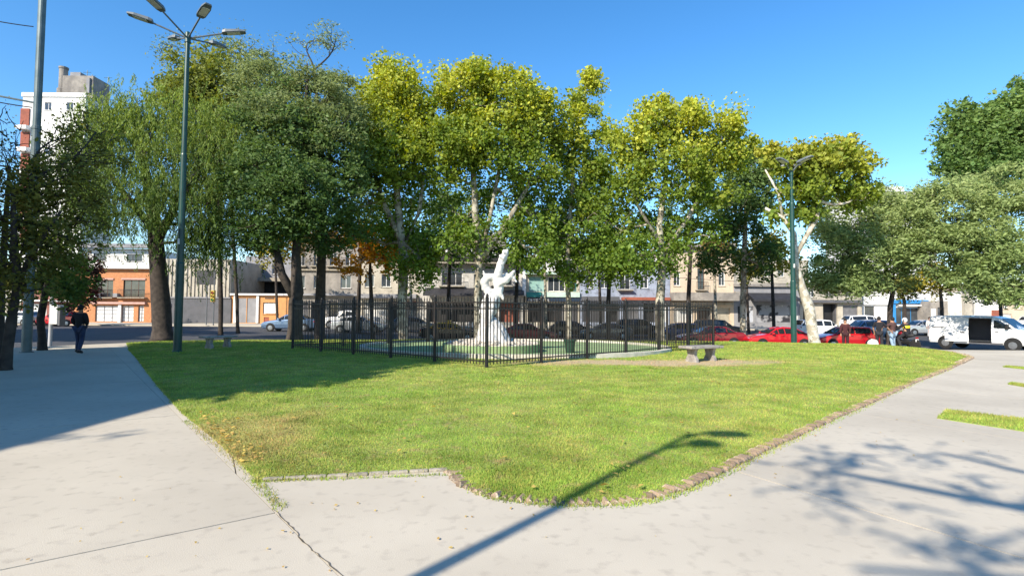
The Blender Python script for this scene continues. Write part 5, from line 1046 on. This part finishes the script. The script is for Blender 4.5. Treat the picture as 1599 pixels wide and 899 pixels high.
# van with its side door open
def van():
    hd = math.atan2(-.89, .45); cx, cy = 28.2, 32.5
    t = empty('white_van', (cx, cy, float(base_z(28, 32.5))-.10), hd, 'white panel van with its dark side door standing open at the right edge', 'van')
    Lx = 5.1; zl = .34
    # profile stations x (front +), belt z, top z, half width belt, half width top
    S_ = [(2.60, .80, .82, .70, .60), (2.50, .98, 1.02, .86, .72), (2.05, 1.12, 1.18, .93, .80), (1.72, 1.22, 1.28, .95, .84), (1.05, 1.25, 1.84, .95, .78), (.75, 1.25, 1.94, .96, .80), (.68, 1.25, 1.95, .96, .80), (-.42, 1.25, 1.98, .96, .81), (-.46, 1.25, 1.98, .96, .81), (-1.6, 1.25, 1.98, .96, .81), (-2.42, 1.25, 1.95, .95, .80), (-2.5, 1.22, 1.88, .93, .76)]
    rings = []
    for (x, zb_, zt, wb, wt) in S_:
        h = [(wb*.93, zl), (wb, zl+.15), (wb*1.005, zb_-.35), (wb, zb_), (wb*.99, zb_+(zt-zb_)*.1), (wt+.06, zt-(zt-zb_)*.14), (wt-.08, zt), (0, zt+.03)]
        rings.append([(x, y, z) for y, z in h]+[(x, -y, z) for y, z in reversed(h[:-1])])
    n = len(rings[0]); vs = [v for r in rings for v in r]; fs = []
    for i in range(len(rings)-1):
        for j in range(n):
            if i == 6 and 9 <= j <= 13: continue          # the doorway on the right hand side (-y)
            fs.append((i*n+j, i*n+(j+1) % n, (i+1)*n+(j+1) % n, (i+1)*n+j))
    fs.append(tuple(range(n))); fs.append(tuple((len(rings)-1)*n+j for j in range(n)))
    mb = MB(); mb.add(vs, fs); mb.build('body', WHT, t, bevel=.02)
    b = MB(); b.box(-2.35, -.90, .50, .66, .88, .53); b.build('cargo_floor', GRY, t)
    b = MB(); b.box(.66, -.88, .53, .69, .88, 1.85); b.build('bulkhead', DGREY, t)
    b = MB(); b.box(-2.3, .82, .53, .64, .85, 1.8); b.build('lining', DGREY, t)
    def panel(nm, pts, y, th, m, par=t, bev=0):
        b = MB(); k = len(pts); b.add([(x, y, z) for x, z in pts]+[(x, y-th, z) for x, z in pts], [tuple(range(k)), tuple(reversed(range(k, 2*k)))]+[(i, k+i, k+(i+1) % k, (i+1) % k) for i in range(k)]); return b.build(nm, m, par, bevel=bev)
    sd = panel('sliding_door', [(-.48, .44), (-1.62, .44), (-1.62, 1.30), (-.48, 1.30)], -.972, .05, WHT, bev=.015)
    up = MB(); up.add([(-.48, -1.018, 1.30), (-1.62, -1.018, 1.30), (-1.62, -.94, 1.80), (-.48, -.94, 1.80), (-.48, -.975, 1.30), (-1.62, -.975, 1.30), (-1.62, -.90, 1.80), (-.48, -.90, 1.80)], [(0, 1, 2, 3), (7, 6, 5, 4), (0, 4, 5, 1), (1, 5, 6, 2), (2, 6, 7, 3), (3, 7, 4, 0)]); up.build('door_upper', WHT, sd)
    b = MB(); b.box(-.78, -1.055, .98, -.58, -1.025, 1.03); b.build('handle', BLACKP, sd)
    b = MB(); b.box(-2.3, -.985, 1.26, -1.64, -.965, 1.30); b.build('door_rail', DGREY, t)
    for s in (1, -1):
        g = MB(); g.add([(1.66, s*.962, 1.27), (.80, s*.972, 1.29), (.80, s*.905, 1.74), (1.08, s*.90, 1.72)], [(0, 1, 2, 3)]); g.build('side_window', CARGL, t)
        for x in (1.65, -1.60):
            r = .34; y0 = s*.955
            ar = MB(); ar.lathe([(r+.07, -.012), (r+.07, .006)], (x, y0+s*.008, r+.03), 20, axis='y'); ar.build('wheel_arch', BLACKP, t)
            wm = MB(); wm.lathe([(r*.6, -.10), (r*.97, -.09), (r, -.05), (r, .02), (r*.95, .035), (r*.62, .04)], (x, y0, r), 22, axis='y')
            if s < 0: wm.v = [(a, 2*y0-b_, c) for a, b_, c in wm.v]
            wh_ = wm.build('wheel', TYRE, t); rm = MB(); rm.lathe([(r*.60, 0), (r*.6, .012), (r*.15, .02)], (x, y0+s*.034, r), 12, axis='y')
            if s < 0: rm.v = [(a, 2*(y0+s*.034)-b_, c) for a, b_, c in rm.v]
            rm.build('rim', RIM, wh_)
        b = MB(); b.box(2.42, s*.62-.16, .82, 2.56, s*.62+.16, 1.0); b.build('headlight', LAMPC, t, bevel=.03)
        b = MB(); b.box(-2.52, s*.86-.06, .9, -2.46, s*.86+.06, 1.35); b.build('taillight', LAMPR, t)
        b = MB(); b.box(1.35, s*1.02-.09, 1.24, 1.5, s*1.02+.09, 1.52); b.build('mirror', BLACKP, t, bevel=.03)
        b = MB(); b.box(-1.2, s*.965-.012, .34, 1.2, s*.965+.012, .44) if s > 0 else b.box(-.4, -.985, .34, 1.2, -.955, .43); b.build('sill_trim', DGREY, t)
    b = MB(); b.box(.86, -.985, 1.08, 1.02, -.955, 1.12); b.build('door_handle', BLACKP, t)
    g = MB(); g.add([(1.70, .78, 1.31), (1.70, -.78, 1.31), (1.10, -.70, 1.85), (1.10, .70, 1.85)], [(0, 1, 2, 3)]); g.build('windscreen', CARGL, t)
    b = MB(); b.box(2.5, -.75, .36, 2.66, .75, .62); b.build('front_bumper', DGREY, t, bevel=.03)
    b = MB(); b.box(-2.58, -.85, .38, -2.48, .85, .56); b.build('rear_bumper', DGREY, t, bevel=.02)
    b = MB(); b.box(2.58, -.5, .66, 2.60, .5, .8); b.build('grille', BLACKP, t)
van()

# ------------------------------------------------------------------ people
SKIN = mat('skin', (.34, .19, .12), (.30, .16, .10), 6, .6); HAIR = mat('hair', (.012, .009, .008), None, 8, .8)
def skin_mesh(name, J, edges, rad, m, parent, root='pelvis', extra=0., sub=1):
    names = sorted({k for e in edges for k in e}, key=lambda k: (k != root, k)); idx = {k: i for i, k in enumerate(names)}
    me = bpy.data.meshes.new(name); me.from_pydata([J[k] for k in names], [(idx[a], idx[b]) for a, b in edges], []); o = link(name, me, parent, m)
    md = o.modifiers.new('skin', 'SKIN'); md.use_smooth_shade = True
    sv = me.skin_vertices[0].data
    for k in names: r = rad[k]+extra; sv[idx[k]].radius = (r, r); sv[idx[k]].use_root = False
    sv[0].use_root = True
    s = o.modifiers.new('sub', 'SUBSURF'); s.levels = s.render_levels = sub
    return o
def person(label, loc, rz, top, legs, pose, shoes=(.02, .02, .02), hair=HAIR, group=None, helmet=None, long=True, skirt=False, h=1.0):
    t = empty('person', loc, rz, label, 'person', group); t.scale = (h, h, h)
    J = dict(pelvis=(0, 0, .95), waist=(0, 0, 1.08), chest=(0, -.01, 1.30), neck=(0, 0, 1.47), headb=(0, .01, 1.56), headt=(0, .02, 1.68),
             shL=(-.17, 0, 1.41), shR=(.17, 0, 1.41), elL=(-.22, 0, 1.14), elR=(.22, 0, 1.14), wrL=(-.22, .06, .90), wrR=(.22, .06, .90), haL=(-.22, .08, .83), haR=(.22, .08, .83),
             hipL=(-.09, 0, .90), hipR=(.09, 0, .90), knL=(-.10, .03, .49), knR=(.10, .03, .49), anL=(-.11, 0, .09), anR=(.11, 0, .09), toL=(-.12, .17, .04), toR=(.12, .17, .04))
    J.update(pose)
    rad = dict(pelvis=.135, waist=.12, chest=.145, neck=.058, headb=.082, headt=.085, shL=.068, shR=.068, elL=.044, elR=.044, wrL=.028, wrR=.028, haL=.030, haR=.030, hipL=.095, hipR=.095, knL=.062, knR=.062, anL=.042, anR=.042, toL=.036, toR=.036)
    E = [('pelvis', 'waist'), ('waist', 'chest'), ('chest', 'neck'), ('neck', 'headb'), ('headb', 'headt')]
    for s in 'LR':
        E += [('chest', 'sh'+s), ('sh'+s, 'el'+s), ('el'+s, 'wr'+s), ('wr'+s, 'ha'+s), ('pelvis', 'hip'+s), ('hip'+s, 'kn'+s), ('kn'+s, 'an'+s), ('an'+s, 'to'+s)]
        hv = Vector(J['ha'+s]); dv = (hv-Vector(J['wr'+s])).normalized(); sd = dv.cross(Vector((0, 1, 0.2))).normalized()
        for k in range(4):
            J['f%d%s' % (k, s)] = tuple(hv+dv*(.085-.008*abs(k-1.4))+sd*(.018*(k-1.5))); rad['f%d%s' % (k, s)] = .009; E.append(('ha'+s, 'f%d%s' % (k, s)))
        J['th'+s] = tuple(hv+dv*.03+sd*.05); rad['th'+s] = .010; E.append(('ha'+s, 'th'+s))
    body = skin_mesh('body', J, E, rad, SKIN, t)
    pv = Vector(J['pelvis']); J['hem'] = (pv.x, pv.y, pv.z-.07); rad['hem'] = .125
    TE = [('hem', 'pelvis'), ('pelvis', 'waist'), ('waist', 'chest'), ('chest', 'shL'), ('chest', 'shR')]+[(a+s, b+s) for s in 'LR' for a, b in ((('sh', 'el'), ('el', 'wr')) if long else (('sh', 'el'),))]
    r2 = dict(rad); r2.update(elL=.05, elR=.05, wrL=.038, wrR=.038)
    skin_mesh('shirt', J, TE, r2, top, t, 'chest', .022)
    LE = [('pelvis', 'hipL'), ('pelvis', 'hipR'), ('hipL', 'knL'), ('hipR', 'knR'), ('knL', 'anL'), ('knR', 'anR')]
    r3 = dict(rad); r3.update(anL=.052, anR=.052)
    skin_mesh('trousers', J, LE, r3, legs, t, 'pelvis', .018)
    sm = mat('shoe%.2f' % shoes[0], shoes, None, 5, .6)
    for s in 'LR':
        a, b_ = Vector(J['an'+s]), Vector(J['to'+s]); mb = MB(); mb.tube([a+Vector((0, -.05, -.02)), a.lerp(b_, .4), b_+Vector((0, .04, 0))], [.05, .052, .036], 8); mb.build('shoe', sm, t, smooth=True)
    hb = Vector(J['headb']).lerp(Vector(J['headt']), .6)
    bm = bmesh.new(); bmesh.ops.create_uvsphere(bm, u_segments=14, v_segments=10, radius=.108, matrix=Matrix.Translation(hb+Vector((0, -.015, .025))) @ Matrix.Diagonal((.88, 1.05, 1.08, 1)))
    if not helmet: bmesh.ops.delete(bm, geom=[v for v in bm.verts if v.co.y > hb.y+.055 and v.co.z < hb.z+.06 or v.co.z < hb.z-.07], context='VERTS')
    else: bmesh.ops.scale(bm, vec=(1.22, 1.22, 1.2), verts=bm.verts, space=Matrix.Translation(-hb))
    me = bpy.data.meshes.new('hair'); bm.to_mesh(me); bm.free(); me.materials.append(helmet or hair); link('helmet' if helmet else 'hair', me, t)
    mb = MB(); mb.box(hb.x-.012, hb.y+.075, hb.z-.045, hb.x+.012, hb.y+.105, hb.z+.0); mb.build('nose', SKIN, t, bevel=.008)
    return t
cl = lambda n, c: mat('cloth_'+n, c, tuple(x*.75 for x in c), 9, .95)
p = gp(123, 551.5); person('person in a dark jacket and dark blue jeans walking along the shaded left path', (p.x, p.y, 0), R(8), cl('black', (.012, .012, .016)), cl('jeans', (.03, .045, .10)), dict(elL=(-.25, -.02, 1.15), elR=(.25, -.03, 1.15), wrL=(-.17, .10, 1.02), wrR=(.17, .10, 1.02), haL=(-.12, .13, 1.0), haR=(.12, .13, 1.0), knL=(-.09, .10, .50), anL=(-.07, .02, .12), toL=(-.07, .17, .05), knR=(.09, .0, .49), anR=(.08, -.16, .10), toR=(.09, 0, .04)), h=.99)
def pat(px, D): q = at(px, 520, D); return (q.x, D, float(base_z(q.x, D))+.01)
PG = 'group of people by the red cars'
person('man in a black t-shirt and dark trousers seen from behind, farthest left of the group', pat(1373, 29.2), R(-35), cl('black', (.012, .012, .016)), cl('charcoal', (.025, .025, .03)), dict(elR=(.36, .10, 1.18), wrR=(.52, .20, .98), haR=(.56, .22, .92), elL=(-.27, 0, 1.15)), long=False, group=PG)
person('man in a brown sleeved top and pale blue jeans beside the motorcycle', pat(1394, 29.6), R(20), cl('brown', (.09, .045, .04)), cl('paleblue', (.30, .42, .55)), dict(elL=(-.40, .04, 1.26), wrL=(-.62, .06, 1.22), haL=(-.70, .07, 1.20), elR=(.38, .08, 1.25), wrR=(.58, .12, 1.20), haR=(.65, .13, 1.18), knL=(-.12, 0, .49), anL=(-.10, -.1, .09), toL=(-.10, .07, .04), knR=(.16, .06, .49), anR=(.22, .08, .09), toR=(.24, .24, .04)), group=PG)
bik = pat(1413, 29.4)
# motorcycle seen from behind
mo = empty('motorcycle', (bik[0], bik[1], bik[2]), R(10), 'dark motorcycle under the rider in the yellow striped vest', 'motorcycle')
for y in (-.62, .68):
    mb = MB(); mb.lathe([(.20, -.045), (.29, -.04), (.30, 0), (.29, .04), (.20, .045)], (0, 0, 0), 18, axis='y')
    mb.v = [(b_, a+y, c+.30) for a, b_, c in mb.v]; wv = mb.build('wheel', TYRE, mo); m2 = MB(); m2.lathe([(.19, -.02), (.19, .02)], (0, 0, 0), 14, axis='y'); m2.v = [(b_, a+y, c+.30) for a, b_, c in m2.v]; m2.build('rim', RIM, wv)
mb = MB(); mb.tube([(0, -.62, .30), (0, -.2, .45), (0, .35, .80), (0, .68, .30)], [.05, .08, .06, .04], 7); mb.tube([(0, -.2, .45), (0, .1, .38), (0, .45, .5)], .12, 8); mb.build('frame', BLACKP, mo)
mb = MB(); mb.tube([(0, -.55, .80), (0, -.15, .74), (0, .05, .76)], [.07, .11, .09], 8); mb.build('seat', BLACKP, mo, smooth=True)
mb = MB(); mb.tube([(0, .02, .80), (0, .22, .90), (0, .42, .82)], [.08, .14, .07], 8); mb.build('tank', DRED, mo, smooth=True)
mb = MB(); mb.tube([(-.34, .28, 1.02), (-.08, .45, .98), (.08, .45, .98), (.34, .28, 1.02)], .018, 6); mb.build('handlebar', STEEL, mo)
mb = MB(); mb.tube([(.15, .2, .30), (.16, -.6, .36)], [.03, .05], 8); mb.build('exhaust', RIM, mo)
mb = MB(); mb.box(-.07, -.74, .62, .07, -.70, .70); mb.build('taillight', LAMPR, mo); mb = MB(); mb.box(-.09, -.73, .46, .09, -.71, .6); mb.build('number_plate', WHITET, mo)
rd_ = person('motorcyclist in a white helmet and black vest with a yellow band', bik, R(10), cl('black', (.012, .012, .016)), cl('charcoal', (.025, .025, .03)), dict(pelvis=(0, -.15, .90), waist=(0, -.13, 1.03), chest=(0, -.06, 1.24), neck=(0, -.02, 1.40), headb=(0, .01, 1.49), headt=(0, .02, 1.60), shL=(-.18, -.05, 1.34), shR=(.18, -.05, 1.34), elL=(-.33, .08, 1.14), elR=(.33, .08, 1.14), wrL=(-.33, .25, 1.06), wrR=(.33, .25, 1.06), haL=(-.32, .30, 1.04), haR=(.32, .30, 1.04), hipL=(-.11, -.12, .86), hipR=(.11, -.12, .86), knL=(-.24, .20, .60), knR=(.24, .20, .60), anL=(-.24, .0, .10), anR=(.24, .0, .10), toL=(-.27, .16, .04), toR=(.27, .16, .04)), helmet=mat('helmet_white', (.75, .75, .75), (.08, .08, .08), 5, .3, lo=.55, hi=.6), group=PG)
mb = MB(); mb.lathe([(.178, 1.15), (.182, 1.19), (.182, 1.25), (.178, 1.29)], (0, -.09, 0), 16); mb.build('vest_band', mat('hi_vis', (.80, .60, .02), None, 5, .6), rd_, smooth=True)
person('person in dark red clothes standing between the red hatchback and the white plane trunk', pat(1320, 31.5), R(150), cl('darkred', (.06, .015, .018)), cl('darkred2', (.04, .012, .015)), dict(elL=(-.24, .06, 1.15), elR=(.24, .06, 1.15)), group=None)
person('pale shirted person standing by the kerb behind the tail of the van', pat(1452, 46), R(160), cl('white', (.6, .6, .6)), cl('white2', (.45, .45, .46)), {}, group=None)
# white bag on the ground
q = pat(1363, 28.6); bm = bmesh.new(); bmesh.ops.create_icosphere(bm, subdivisions=3, radius=1)
for v in bm.verts: v.co = Vector((v.co.x*.22, v.co.y*.17, max(v.co.z, -.75)*.24+.18)); v.co += Vector([random.uniform(-.012, .012) for _ in range(3)]); v.co.x *= 1-.35*max(0, v.co.z-.3)
me = bpy.data.meshes.new('sack'); bm.to_mesh(me); bm.free(); me.materials.append(mat('bag_white', (.68, .66, .6), None, 6, .8))
o = link('sack', me); o.location = (q[0], q[1], q[2]); o.scale = (1.3, 1.3, 1.3); tag(o, 'off white sack on the ground beside the man in the black t-shirt', 'bag')
